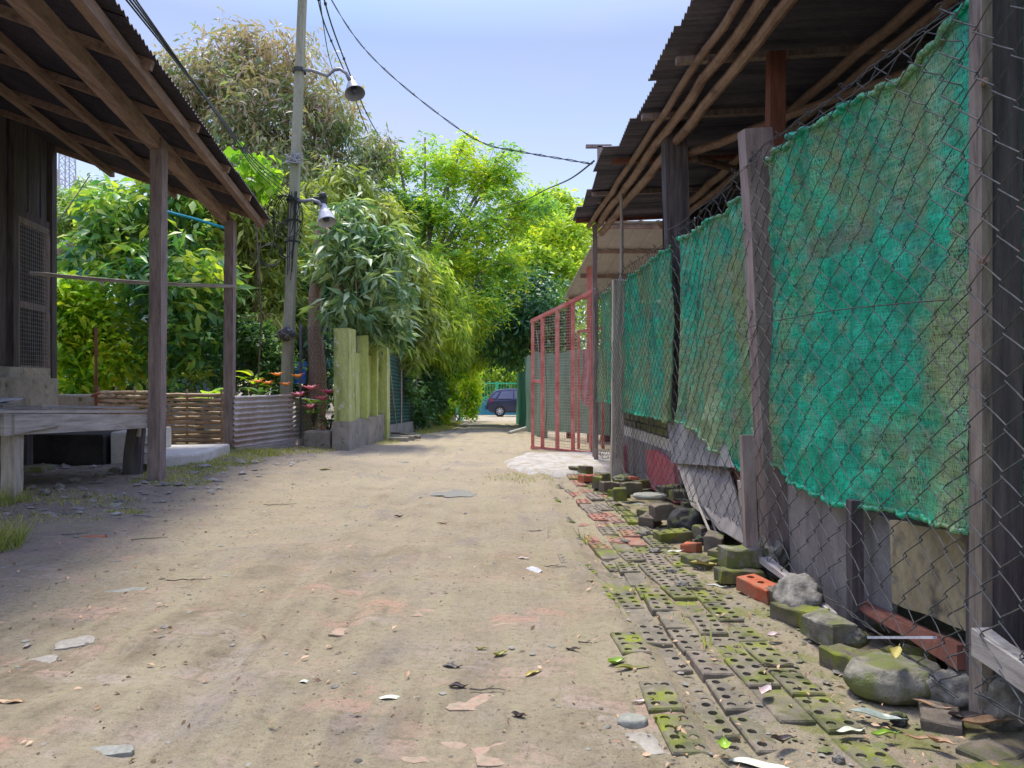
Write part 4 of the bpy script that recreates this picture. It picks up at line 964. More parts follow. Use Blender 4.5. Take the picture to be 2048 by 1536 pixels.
for (a0, a1, o0, o1, z1) in ((.30, 4, -1.5, .13, 1.15), (.60, 3.4, .12, .34, 1.02)):
    mb = MB(); mb.plate([Vector((*wb(a0, o0), z1)), Vector((*wb(a1, o0), z1)), Vector((*wb(a1, o1), z1)), Vector((*wb(a0, o1), z1))], .01)
    q = [wb(a0, o0), wb(a1, o0), wb(a1, o1), wb(a0, o1)]; mb = MB(); nq = 4
    vs_ = [(x_, y_, -.1) for (x_, y_) in q]+[(x_, y_, z1) for (x_, y_) in q]; mb.add(vs_, [(4, 5, 6, 7), (0, 1, 5, 4), (1, 2, 6, 5), (2, 3, 7, 6), (3, 0, 4, 7)])
    part('step', mb, M['concrete'], st)
# block under the table: front painted black as shade, end painted lit beige
pa, pc = P(40, 900, 7.9), P(224, 900, 7.9)
cblock([(-8, 7.75), (-4.28, 7.75), (-4.42, 8.45), (-8, 8.3)], -.05, .42, M['concrete_shade'], 'low concrete block painted black as the shade behind the table', 'shaded_block', 'block')
cblock([(-4.26, 7.85), (-3.95, 7.95), (-4.1, 8.9), (-4.42, 8.8)], -.05, .44, M['concrete_pale'], 'beige block end painted as its lit face, seen behind the log leg of the table', 'lit_block_end', 'block')
cblock([(Gp(332, 948).x, 7.75), (Gp(420, 936).x-.0, 8.1), (-3.55, 9.3), (-4.4, 9.1)], -.05, .20, M['concrete_pale'], 'low concrete slab step with rounded corners right of the first veranda post', 'slab_step', 'step')
# table
tb = thing('plank_table', (-3.9, 6.4, 0), 'rough weathered plank table with a log for one leg at the left', 'table')
T0 = Vector((-3.70, 5.42, 0)); T1 = Vector((-3.30, 6.95, 0)); td = (T1-T0).normalized(); tn = Vector((-td.y, td.x, 0))
def tp(s_, t_, z_): p = T0+td*s_+tn*t_; return Vector((p.x, p.y, z_))
mb = MB(); mb.plate([tp(-.05, -.01, .735), tp(1.62, -.01, .66), tp(1.62, -.01, .545), tp(-.05, -.01, .575)], .035, tuple(-tn)); part('apron', mb, M['wood_grey_h'], tb)
mb = MB(); mb.plate([tp(.02, -.035, .725), tp(.45, -.035, .71), tp(.42, -.035, .62), tp(.02, -.035, .58)], .02, tuple(-tn)); part('patch_board', mb, M['wood_grey_h'], tb)
for k in range(11):
    t_ = -.03+k*.155; mb = MB(); e = rnd.uniform(-.08, .06)
    mb.beam(tp(-.7, t_+.07, .765+rnd.uniform(-.008, .012)), tp(1.66+e, t_+.07, .685+rnd.uniform(-.008, .012)), .14, .022); part('top_plank', mb, M['wood_grey_h'], tb)
post(tuple(tp(.09, .05, .72)), tuple(tp(.06, .03, -.08)), .11, .09, M['wood_grey'], 'square front leg', tb, 'leg')
post(tuple(tp(.1, 1.5, .70)), tuple(tp(.1, 1.5, -.05)), .09, .09, M['wood_dark'], None, tb, 'leg')
post(tuple(tp(1.5, 1.5, .66)), tuple(tp(1.5, 1.5, -.05)), .09, .09, M['wood_dark'], None, tb, 'leg')
mb = MB(); b_ = Gp(258, 966); mb.tube([(b_.x, b_.y+.05, -.05), (b_.x+.02, b_.y+.05, .28), (b_.x+.05, b_.y+.05, .54), (b_.x+.06, b_.y+.05, .58)], [.095, .09, .085, .06], 12); part('leg', mb, M['wood_dark'], tb, label='round log leg')
mb = MB(); mb.tube([(b_.x+.10, b_.y-.02, .45), (b_.x+.13, b_.y-.02, .66)], [.02, .012], 6); part('wedge', mb, M['wood_grey'], tb)
def on(s_, t_, dz=0): return tp(s_, t_, .777-.0475*s_+dz)
mb = MB(); c = on(.28, 1.2, .07); brick_geo(mb, (c.x, c.y, c.z), .3, hole=False); solo('brick', mb, M['brick_red'], 'orange brick lying on the left end of the plank table', 'brick')
mb = MB()
for k in range(3):
    c = on(.25+.12*k, .62+.05*k, .012+.012*k)
    mb.grid(lambda u, v: c+td*(u-.5)*.36+tn*(v-.5)*.26+Vector((0, 0, .03*mn.noise(Vector((u*3, v*3, k)))+.02*u*k)), 10, 8)
solo('newspaper', mb, M['paper'], 'crumpled newspaper sheets on the plank table beside the orange brick', 'newspaper', smooth=True)
for (s0, t0, s1, t1, w_, lab) in ((.9, 1.1, 1.6, .75, .10, 'short grey board lying loose across the table planks'), (.6, .35, 1.5, .2, .06, 'narrow splintered lath near the front edge of the table'), (-.2, 1.3, .9, 1.5, .12, 'broad loose board at the back of the table')):
    mb = MB(); mb.beam(on(s0, t0, .02), on(s1, t1, .022), w_, .018); solo('loose_board', mb, M['wood_grey_h'], lab, 'board')
# broken bits of brick stacked by the log leg
for k in range(4):
    b_ = P(288, 945, 7.35); brick((b_.x+.02*(k % 2), b_.y), .2+.2*k, M['concrete_pale'] if k else M['stone_moss'], ['mossy lowest block of the small stack between log leg and post', 'second block of the small stack beside the log leg', 'third pale block of the small stack beside the log leg', 'top block of the small stack beside the log leg'][k], z=.095*k, hole=False, Hh=.09, Ld=.20, W=.14, group='pale blocks stacked beside the log leg')
for k, (x, y, d) in enumerate(((150, 985, .05), (200, 975, .045), (120, 1000, .04), (230, 962, .05), (175, 1010, .03), (90, 1010, .04))):
    rock(x, y, (d, d*.8, d*.7), 30+k, M['stone'], ['dark stone on the soil at the middle of the table', 'second dark stone right of the middle under the table', 'flat dark stone left of the middle under the table', 'lump of rubble near the log leg', 'small stone in front of the table shade', 'stone near the square table leg'][k], group='rubble under the table')
cblock([(-4.9, 6.9), (-4.45, 7.0), (-4.5, 7.3), (-4.95, 7.2)], -.02, .16, M['stone_moss'], 'broken mossy concrete lump on the soil in the shade under the table', 'concrete_lump', 'rubble')
mb = MB(); mb.tube([(-4.6, 6.3, .05), (-4.2, 6.6, .04), (-3.95, 6.62, .05)], [.018, .016, .010], 7); solo('dry_branch', mb, M['twig'], 'short dry branch on the ground under the front of the table', 'branch')
# rail, pipe, wire
mb = MB(); a = P(60, 546, 9.25); b = P(472, 573, 9.68)
mb.tube([a.lerp(b, t/12)+Vector((0, 0, -.03*math.sin(t/12*math.pi))) for t in range(13)], [.026-.0003*t for t in range(13)], 8)
solo('bamboo_rail', mb, M['wood_grey_h'], 'grey bamboo rail tied across the two veranda posts', 'rail')
mb = MB(); a = P(325, 421, 10.3); b = P(452, 457, 10.9); mb.tube([a, (a+b)/2+Vector((0, 0, .01)), b], .022, 8)
solo('plastic_pipe', mb, M['cyan'], 'thin cyan plastic pipe among the leaves behind the veranda', 'pipe')
mb = MB(); mb.tube([P(180, 350, 11), P(140, 410, 10.5), P(96, 470, 10)], .008, 5); solo('support_wire', mb, M['cable'], 'dark wire running down beside the house corner in front of the tower', 'wire')
mb = MB(); mb.tube([P(192, 655, 10.6), P(192, 812, 10.6)-Vector((0, 0, .6))], .022, 6); mb.tube([P(183, 792, 10.55), P(200, 786, 10.55)], .02, 6)
solo('red_stake', mb, M['wood_red'], 'thin red stake at the end of the woven bamboo fence', 'stake')

# woven bamboo fences
def weave(A, B_, z0, z1, nst, n, lab, seed):
    A = Vector(A); B_ = Vector(B_); d = (B_-A).normalized(); nr_ = Vector((-d.y, d.x, 0)); L_ = (B_-A).length; r0 = random.Random(seed)
    t = thing('woven_fence', A.lerp(B_, .5), lab, 'fence', 'woven bamboo fences')
    mb_ = MB(); h = (z1-z0)/n
    for k in range(n):
        for q_ in range(1):
            z_ = z0+(k+.5)*h; ph = k % 2; pts = []
            for i_ in range(4*nst+1):
                s_ = i_/(4*nst); pts.append(A+d*(s_*L_+r0.uniform(-.01, .01))+nr_*(.022*math.cos(s_*nst*math.pi+ph*math.pi))+Vector((0, 0, z_+.010*mn.noise(Vector((s_*4, k, seed)))+r0.uniform(-.003, .003))))
            rr_ = h*.44*r0.uniform(.75, 1.1); mb_.tube(pts, [rr_*r0.uniform(.92, 1.05) for _ in pts], 7)
    part('bamboo_weave', mb_, M['bamboo'], t)
    for k in range(nst+1):
        mb_ = MB(); c_ = A.lerp(B_, min(.985, max(.015, k/nst))); mb_.tube([c_+Vector((0, 0, z0-.1)), c_+Vector((0, 0, z1+.05))], .016, 7); part('stake', mb_, M['bamboo'], t)
weave((-4.92, 10.1, 0), (-3.92, 10.02, 0), .03, .83, 2, 13, 'taller woven bamboo fence panel right of the first veranda post', 1)
weave((-6.1, 10.9, 0), (-4.98, 10.3, 0), .05, .86, 3, 13, 'darker woven bamboo fence panel left of the first veranda post', 2)
# low mud wall at the left of them
cblock([(-6.9, 10.5), (-5.9, 11.0), (-6.0, 11.25), (-7.0, 10.8)], -.1, .80, M['concrete'], 'low mossy wall behind the doorsteps', 'low_wall', 'wall')
# corrugated sheet fence
cs = thing('corrugated_fence', (-3.4, 10.2, 0), 'grey corrugated iron sheets standing on edge as a low fence below the flowers', 'fence')
def csheet(A, B_, z0a, z1a, z0b, z1b):
    A = Vector(A); B_ = Vector(B_); nr_ = Vector(((B_-A).y, -(B_-A).x, 0)).normalized(); mb_ = MB()
    def f(u, v):
        z_ = (z0a+(z0b-z0a)*u)*(1-v)+(z1a+(z1b-z1a)*u)*v
        return A.lerp(B_, u)+nr_*(.022*math.sin(2*math.pi*v*9.5)+.01*mn.noise(Vector((u*4, v*2, A.x))))+Vector((0, 0, z_+.006*mn.noise(Vector((u*9, 1, 1)))))
    mb_.grid(f, 24, 76); return mb_
part('sheet', csheet((-3.66, 9.72, 0), (-3.20, 10.85, 0), .10, .79, .13, .80), rough_mat('streaked_corrugated_iron', (.40, .27, .22), (.62, .58, .53), (.72, .70, .66), 2.4, (2.5, 1, .5), 30, rough=.5, metal=.2, spec=.4), cs, smooth=True)
part('sheet', csheet((-3.22, 10.95, 0), (-3.02, 11.6, 0), .12, .76, .16, .70), M['tin'], cs, smooth=True)
mb = MB(); mb.beam((-3.64, 9.66, .05), (-3.17, 10.8, .09), .03, .10); part('bottom_board', mb, M['wood_grey_h'], cs)
mb = MB(); mb.beam((-3.14, 10.9, .09), (-2.98, 11.4, .12), .03, .09); part('bottom_board', mb, M['wood_grey_h'], cs)
post((P(574, 795, 10.8).x, 10.78, .80), (P(574, 905, 10.8).x, 10.78, -.05), .10, .07, M['wood_grey'], 'stake holding the two sheets', cs, 'stake')

# ------------------------------------------------------------------ utility pole, lamps, cables
up0 = Vector((-3.44, 11.15, -.1)); up1 = P(615, -260, 11.15)
def pp(y): z = H-(y-768)/F*11.15; t_ = (z-up0.z)/(up1.z-up0.z); return up0.lerp(up1, t_)
post(tuple(up1), tuple(up0), .155, .13, M['pole'], None, None, 'utility_pole', w2=.09)
po = bpy.data.objects['utility_pole']; po['label'] = 'slim leaning square concrete utility pole carrying both lamps and the wires'; po['category'] = 'utility pole'
def lamp(py, pts, c, ax, rad, mat, lab):
    t = thing('street_lamp', pp(py), lab, 'lamp', 'street lamps on the leaning pole')
    mb_ = MB(); mb_.tube(pts, .026, 8); part('arm', mb_, M['lamp_blue'], t, smooth=True)
    mb_ = MB()
    pr_ = [(0, .20), (.045, .195), (.055, .16), (.060, .09), (.085, .07), (.10, .02), (rad, -.10), (rad*1.02, -.115), (rad*.98, -.112), (.09, .0), (.0, .02)]
    mb_.lathe(c, pr_, 28, axis=ax); part('shade', mb_, mat, t, smooth=True)
    mb_ = MB(); mb_.lathe(c, [(0, -.09), (.04, -.08), (.05, -.03), (.03, .02)], 12, axis=ax); part('bulb', mb_, M['lamp_in'], t, smooth=True)
    mb_ = MB(); mb_.lathe(pp(py), [(.10, -.03), (.105, -.03), (.105, .03), (.10, .03)], 12); part('clamp', mb_, M['cable'], t)
Y0 = 11.0
lamp(142, [pp(138), P(625, 141, Y0), P(655, 152, Y0), P(668, 140, Y0), P(680, 138, Y0), P(693, 147, Y0), P(702, 163, Y0)], P(707, 176, Y0), (-.30, .42, 1), .15, M['lamp_blue'], 'upper street lamp with a bluish bell shade on a curved arm')
lamp(402, [pp(402), P(608, 402, Y0), P(625, 400, Y0), P(637, 404, Y0), P(643, 412, Y0)], P(651, 432, Y0), (-.30, .35, 1), .138, M['lamp_white'], 'lower street lamp with a white bell shade')
# small junk box and insulator by the lower lamp
mb = MB(); c = P(646, 392, 11.1); mb.lathe(c, [(0, .06), (.05, .05), (.06, 0), (.05, -.05), (0, -.06)], 12, axis=(1, 0, .3)); mb.box(P(640, 402, 11.12), (.20, .12, .10), .2)
solo('junction_box', mb, M['cable'], 'dark junction box tied to the pole above the white lamp', 'box')
mb = MB(); c = pp(668)+Vector((0, -.10, 0)); mb.v = rock_mb(c-Vector((0, 0, .06)), (.13, .07, .10), 42.0).v; mb.f = rock_mb(c, (.1, .1, .1), 42.0).f
solo('rag_bundle', mb, M['rag'], 'black and white rag knotted round the pole at head height', 'rag', smooth=True)
mb = MB(); c = pp(320)+Vector((0, -.1, 0)); r5 = random.Random(4)
for k in range(8): mb.tube([c+Vector((r5.uniform(-.14, .14), r5.uniform(-.03, .03), r5.uniform(-.09, .09))) for q_ in range(7)], .007, 5)
mb.tube([c, c+Vector((-.3, 0, -.14)), c+Vector((-.5, 0, -.12)), c+Vector((-.75, 0, .02))], .007, 5)
solo('rope_knot', mb, M['rag_white'], 'tangle of white rope tied round the pole between the two lamps', 'rope')
mb = MB(); r5 = random.Random(9)
c = pp(400)
for k in range(9):
    pts = []; rx, rz_ = r5.uniform(.10, .26), r5.uniform(.2, .5); ox = r5.uniform(-.28, .02)
    for q_ in range(17): t_ = q_/16*2*math.pi; pts.append(c+Vector((ox+rx*math.sin(t_), -.10+.05*math.sin(2*t_+k), -rz_+rz_*math.cos(t_)+.05)))
    mb.tube(pts, .006, 5, cap=False)
for k in range(6):
    x0 = r5.uniform(-.09, .09); mb.tube([c+Vector((x0, -.11, .1)), c+Vector((x0+r5.uniform(-.03, .03), -.12, -.5)), pp(540)+Vector((x0*.6, -.11, r5.uniform(-.2, .2)))], .006, 5)
for k in range(3): mb.lathe(pp(400+k*42), [(.115, -.015), (.125, 0), (.115, .015)], 10)
solo('cable_coil', mb, M['cable'], 'loops of spare black cable coiled round the pole beside the white lamp', 'cable')
mb = MB(); c = P(540, 512, 11.4)
for k in range(3): mb.tube([c+Vector((.19*math.sin(t/16*2*math.pi), .03*k, .17*math.cos(t/16*2*math.pi)+.02*k)) for t in range(17)], .006, 5, cap=False)
solo('cable_ring', mb, M['cable'], 'round coil of thin cable hanging in the bushes left of the pole', 'cable')
def cable(pts, r, lab, knots=0, tw=False, grp='overhead cables'):
    pts = [Vector(p) for p in pts]; out = []
    n = 60
    for i_ in range(n+1):       # Catmull-Rom through the points
        f = i_/n*(len(pts)-1); k = min(int(f), len(pts)-2); t = f-k
        p0, p1, p2, p3 = pts[max(k-1, 0)], pts[k], pts[k+1], pts[min(k+2, len(pts)-1)]
        out.append(.5*((2*p1)+(p2-p0)*t+(2*p0-5*p1+4*p2-p3)*t*t+(3*p1-p0-3*p2+p3)*t**3))
    mb_ = MB()
    if tw:
        for s_ in (0, math.pi): mb_.tube([p+Vector((0, .0, 1))*(r*1.6*math.sin(i_*.9+s_))+Vector((r*math.cos(i_*.9+s_), 0, 0)) for i_, p in enumerate(out)], r, 5)
    else: mb_.tube(out, r, 5)
    for k in range(knots):
        p = out[int((k+.6)/knots*n)]; mb_.box(p, (r*3, r*3, r*3)); mb_.tube([p, p+Vector((.02, 0, .025))], r*.4, 4)
    return solo('power_cable', mb_, M['cable'], lab, 'cable', grp)
cable([P(646, -30, 11.0), P(700, 60, 10.6), P(760, 130, 10.2), P(860, 215, 9.7), P(960, 283, 9.2), P(1040, 303, 8.9), P(1120, 317, 8.7), P(1185, 328, 8.6)], .0052, 'twisted pair of cables sagging from the pole top to the right shed roof', 12, True)
cable([P(1188, 322, 8.6), P(1140, 358, 11), P(1090, 380, 14), P(1045, 402, 17), P(980, 420, 24)], .012, 'thin cable dropping from the right shed roof into the trees')
cable([P(632, -30, 11.0), P(650, 50, 12.5), P(700, 170, 16), P(735, 265, 21), P(750, 300, 25)], .012, 'left cable of the bundle running from the pole top down to the trees', 5)
cable([P(641, -30, 11.0), P(672, 75, 12.5), P(730, 220, 17), P(765, 282, 22), P(800, 330, 30)], .013, 'middle cable of the bundle descending behind the upper lamp', 5)
cable([P(636, -30, 11.0), P(655, 100, 13.5), P(672, 160, 16), P(690, 210, 20), P(770, 330, 34)], .008, 'thinnest cable in the bundle right of the pole')
cable([P(636, 430, 11.0), P(700, 500, 14), P(800, 590, 20), P(900, 640, 28), P(960, 665, 34)], .012, 'dark cable leading from the white lamp along the lane through the foliage')
for k, (x, y, lab) in enumerate(((250, -12, 'uppermost of the cables crossing above the left roof'), (256, -14, 'second of the cables crossing above the left roof'), (246, -8, 'lowest of the cables crossing above the left roof'), (262, -14, 'fourth cable fanning out to the pole above the left roof'))):
    a = P(x, y, 4.2); b = pp(372+k*9)+Vector((-.08, 0, 0)); m_ = P(420+k*3, 205+k*6, 6.3) ; q_ = P(510+k*2, 318+k*9, 8.4)
    cable([a, m_, q_, b], .006+.001*(k == 0), lab)

# ------------------------------------------------------------------ green painted wall
gw = thing('painted_wall', (-2.4, 11.5, 0), 'lime green painted wall with fins and a bare grey plinth', 'wall')
def slab(pts, z0, z1):
    mb_ = MB(); n = len(pts); nz_ = 12; vs = []
    L2 = []
    for i_ in range(n):
        a_ = Vector((*pts[i_], 0)); b_ = Vector((*pts[(i_+1) % n], 0)); L2 += [a_.lerp(b_, s_/4) for s_ in range(4)]
    m_ = len(L2)
    for k in range(nz_+1):
        for p in L2: vs.append(Vector((p.x+.006*mn.noise(p*5+Vector((0, 0, k*.5))), p.y, z0+(z1-z0)*k/nz_+(0.0 if k < nz_ else .008*mn.noise(p*9)))))
    mb_.add(vs, [(k*m_+i_, k*m_+(i_+1) % m_, (k+1)*m_+(i_+1) % m_, (k+1)*m_+i_) for k in range(nz_) for i_ in range(m_)]+[tuple(range(nz_*m_, nz_*m_+m_))]); return mb_
part('pillar', slab([(-2.53, 10.50), (-2.30, 10.42), (-2.27, 10.75), (-2.50, 10.8)], .42, 1.74), M['paint_green'], gw)
part('plinth', slab([(-2.545, 10.48), (-2.285, 10.40), (-2.24, 13.0), (-2.50, 13.0)], -.1, .42), M['concrete'], gw)
part('panel', slab([(-2.42, 10.7), (-2.34, 10.7), (-2.33, 13.0), (-2.41, 13.0)], .42, 1.42), M['paint_green'], gw)
part('window_sheet', slab([(-2.44, 10.7), (-2.40, 10.7), (-2.39, 13.0), (-2.43, 13.0)], 1.42, 1.68), M['sheet_grey'], gw)
for (Y, z0, z1) in ((11.45, .42, 1.70), (12.25, .42, 1.66)):
    part('fin', slab([(-2.40, Y), (-2.235, Y-.02), (-2.235, Y+.07), (-2.40, Y+.09)], z0, z1), M['paint_green_l'], gw)
part('end_pillar', slab([(-2.37, 13.0), (-2.19, 12.98), (-2.18, 13.2), (-2.36, 13.22)], -.1, 1.70), M['paint_green'], gw)
mb = MB(); mb.plate([(-2.75, 10.75, 1.88), (-2.25, 10.38, 1.88), (-2.2, 13.2, 1.76), (-2.6, 13.2, 1.76)], .03) if False else None
for k in range(3):
    b_ = Gp(790+k*18, 884-k*3); mb = MB(); mb.box((b_.x, b_.y+.4, .03+gz(b_.x, b_.y)), (.32-.08*k, .14, .08), .1*k); solo('kerb_block', mb, M['concrete'], ['flat grey block on the ground by the green wall corner', 'second grey block beside the green wall corner', 'farthest small block by the green wall corner'][k], 'block', 'blocks by the green wall')
mb = MB(); mb.tube([Gp(768, 866), Gp(800, 872)+Vector((0, 0, .05)), Gp(840, 878)+Vector((0, 0, .03))], .02, 6); solo('fallen_branch', mb, M['twig'], 'thin fallen branch on the ground beyond the green wall', 'branch')
# concrete stub and wire fence left of the pillar
cblock([(-3.02, 10.75), (-2.62, 10.65), (-2.56, 10.9), (-2.98, 11.0)], -.05, .27, M['concrete'], 'low concrete kerb block between the pink flowers and the green pillar', 'kerb_block', 'block')
wf = thing('wire_fence', (-2.85, 10.9, 0), 'short piece of old diamond wire fence left of the green pillar', 'fence')
mb = MB()
for k in range(26):
    x0 = -3.12+k*.028
    for s_ in (1, -1):
        pts = [Vector((x0+(.028 if (i_+(s_ > 0)) % 2 else -.0), 10.92-.25*(x0+3.12)+.005*s_, .25+i_*.055)) for i_ in range(29)]
        if s_ > 0 or k % 2: mb.tube(pts, .0025, 3, cap=False)
part('wire_mesh', mb, M['wire'], wf)
mb = MB(); mb.tube([(-3.14, 10.98, 0), (-3.14, 10.98, 1.85)], .02, 6); part('post', mb, M['tin_dark'], wf)
# netted fence beyond
nf = thing('net_fence', (-2.4, 17, drop(17)), 'green netted fence on a mossy kerb beyond the lime painted wall', 'fence')
def nfp(Y, z): return Vector((-2.36+.012*(Y-13.3), Y, drop(Y)+z))
mb = MB(); mb.grid(lambda u, v: nfp(13.3+10*u, .22+1.35*v)+Vector((.03*mn.noise(Vector((u*30, v*2, 1))), 0, .04*mn.noise(Vector((u*8, v, 1))))), 120, 24); part('netting', mb, M['net_far'], nf, smooth=True)
mb = MB()
for k in range(150):
    for s_ in (0, 1): mb.tube([nfp(13.3+k*.066+(.033 if (i_+s_) % 2 else 0), .2+i_*.07)+Vector((.05, 0, 0)) for i_ in range(21)], .0028, 3, cap=False) if k < 90 else None
part('wire_mesh', mb, M['wire'], nf)
mb = MB(); mb.beam(nfp(13.2, .08), nfp(18.4, .08), .16, .32); mb.beam(nfp(18.4, .08), nfp(23.5, .08), .16, .32); part('kerb', mb, M['concrete'], nf)
for Y in (13.4, 15.3, 17.5, 20, 22.5):
    mb = MB(); mb.tube([nfp(Y, -.1)+Vector((.04, 0, 0)), nfp(Y, 1.6)+Vector((.04, 0, 0))], .028, 6); part('post', mb, M['wood_grey'], nf)
mb = MB(); mb.tube([nfp(14.6, .2)+Vector((.06, 0, 0)), nfp(13.7, 1.55)+Vector((.06, 0, 0))], .018, 6); part('brace', mb, M['wire_thin'], nf)
mb = MB(); mb.box((-2.28, 28, drop(28)+.82), (.30, .30, 1.75)); mb.box((-2.28, 28, drop(28)+1.70), (.36, .36, .08)); solo('gatepost', mb, M['concrete_pale'], 'grey concrete gatepost at the end of the netted fence', 'gatepost')
mb = MB(); mb.box((-2.02, 29.2, drop(29)+.75), (.06, 1.8, 1.5)); solo('tin_gate', mb, M['tin_green'], 'green tin gate leaf beside the grey gatepost', 'gate')

# ------------------------------------------------------------------ far gate and car
fy = 46.0; fz = drop(fy)
fg = thing('far_gate', (-1, fy, fz), 'bright green railing gate with a blue lower panel behind the dark car', 'gate')
mb = MB()
for k in range(36): x = -3.4+k*.17; mb.tube([(x, fy, fz+.95), (x, fy, fz+2.08)], .022, 5)
part('bars', mb, M['gate_green'], fg)
for z_ in (1.0, 1.1, 1.98): mb = MB(); mb.beam((-3.5, fy, fz+z_), (2.8, fy, fz+z_), .06, .07); part('rail', mb, M['gate_green'], fg)
for x in (-3.45, -.95, 1.6): mb = MB(); mb.beam((x, fy, fz-.1), (x, fy, fz+2.1), .16, .12, up=(0, 1, 0)); part('post', mb, M['gate_green'], fg)
mb = MB(); mb.grid(lambda u, v: Vector((-3.4+6*u, fy+.03+.012*math.sin(u*240), fz+.02+.93*v)), 200, 2); part('panel', mb, M['gate_blue'], fg)
def car():
    cy = 40.5; cz = drop(cy-.8); x0 = -1.37
    t = thing('parked_car', (x0+1.85, cy, cz), 'dark navy hatchback parked across the far end of the lane', 'car')
    # side profile (x from rear, z) bottom to top halves, lofted across the width
    prof = [(.10, .30), (.02, .42), (.0, .62), (.03, .80), (.10, .95), (.20, 1.12), (.36, 1.32), (.50, 1.42), (.75, 1.48), (1.2, 1.51), (1.7, 1.50), (2.15, 1.44), (2.55, 1.20), (2.85, .99), (3.2, .93), (3.55, .84), (3.72, .68), (3.76, .48), (3.70, .30), (3.35, .22), (.45, .22)]
    def wid(z_): return .84 if z_ < .93 else .84-.27*((z_-.93)/.58)
    sec = [(-1, 0), (-.97, .02), (-.6, .0), (0, -.012), (.6, .0), (.97, .02), (1, 0)]
    mb_ = MB(); n = len(prof); vs = []
    cx_, cz_ = 1.85, .7
    for (s_, ins) in ((-1, 1), (-.9, 1.0), (-.5, 1.0), (0, 1.0), (.5, 1.0), (.9, 1.0), (1, 1)):
        for (x, z_) in prof:
            e = 1 if abs(s_) < 1 else .975
            vs.append(Vector((x0+cx_+(x-cx_)*e*(1+.012*(1-abs(s_))), cy+wid(z_)*s_, cz+cz_+(z_-cz_)*e)))
    fs = [(k*n+i_, k*n+(i_+1) % n, (k+1)*n+(i_+1) % n, (k+1)*n+i_) for k in range(6) for i_ in range(n)]+[tuple(range(n-1, -1, -1)), tuple(range(6*n, 7*n))]
    mb_.add(vs, fs); body = part('body', mb_, M['car_paint'], t)
    def sidepoly(pts, off, name, mat, th=.012):
        m_ = MB(); m_.plate([Vector((x0+x, cy-wid(z_)-off, cz+z_)) for (x, z_) in pts], th, (0, -1, .25)); return part(name, m_, mat, t)
    sidepoly([(.60, .97), (1.42, .97), (1.42, 1.38), (.82, 1.36)], .012, 'side_window', M['car_glass'])
    sidepoly([(1.50, .97), (2.62, .97), (2.12, 1.37), (1.50, 1.39)], .012, 'side_window', M['car_glass'])
    sidepoly([(.25, 1.0), (.48, .97), (.70, 1.30), (.52, 1.32)], .012, 'rear_side_window', M['car_glass'])
    m_ = MB(); m_.plate([Vector((x0+.12, cy-.60, cz+1.02)), Vector((x0+.12, cy+.60, cz+1.02)), Vector((x0+.35, cy+.52, cz+1.34)), Vector((x0+.35, cy-.52, cz+1.34))], .012); part('rear_window', m_, M['car_glass'], t)
    for s_ in (-1, 1):
        m_ = MB(); m_.plate([Vector((x0+.02, cy+s_*.66, cz+.72)), Vector((x0+.06, cy+s_*.66, cz+.97)), Vector((x0+.28, cy+s_*.86, cz+.98)), Vector((x0+.36, cy+s_*.87, cz+.84)), Vector((x0+.10, cy+s_*.86, cz+.72))], .03); part('tail_light', m_, M['tail_red'], t)
    m_ = MB(); m_.beam((x0-.02, cy-.80, cz+.50), (x0-.02, cy+.80, cz+.50), .10, .22); part('rear_bumper', m_, M['car_paint'], t)
    m_ = MB(); m_.tube([(x0+1.45, cy-.856, cz+.35), (x0+1.45, cy-.856, cz+.95)], .006, 4); m_.tube([(x0+.5, cy-.85, cz+.30), (x0+3.2, cy-.85, cz+.30)], .02, 4); part('door_seam', m_, M['rubber'], t)
    for (wx, s_) in ((.72, -1), (.72, 1), (3.05, -1), (3.05, 1)):
        yy = cy+s_*.80
        m_ = MB(); m_.lathe((x0+wx, yy, cz+.30), [(.19, -.09), (.27, -.09), (.30, -.06), (.305, 0), (.30, .06), (.27, .09), (.19, .09)], 24, axis=(0, 1, 0)); wh = part('wheel', m_, M['rubber'], t, smooth=True)
        m_ = MB(); m_.lathe((x0+wx, yy, cz+.30), [(.175, -.07), (.195, -.085), (.195, .085), (.175, .07)], 24, axis=(0, 1, 0))
        for k in range(8):
            a_ = k*math.pi/4+.2; m_.beam((x0+wx+.03*math.cos(a_), yy+s_*.075, cz+.30+.03*math.sin(a_)), (x0+wx+.18*math.cos(a_), yy+s_*.08, cz+.30+.18*math.sin(a_)), .05, .02, up=(0, 1, 0))
        m_.lathe((x0+wx, yy+s_*.08, cz+.30), [(0, -.015), (.04, -.01), (.045, .01), (0, .015)], 12, axis=(0, 1, 0)); part('rim', m_, M['rim'], wh)
        m_ = MB(); m_.lathe((x0+wx, yy, cz+.30), [(0, 0), (.19, 0.001)], 20, axis=(0, 1, 0)); part('brake_disc', m_, M['rubber'], wh)
car()

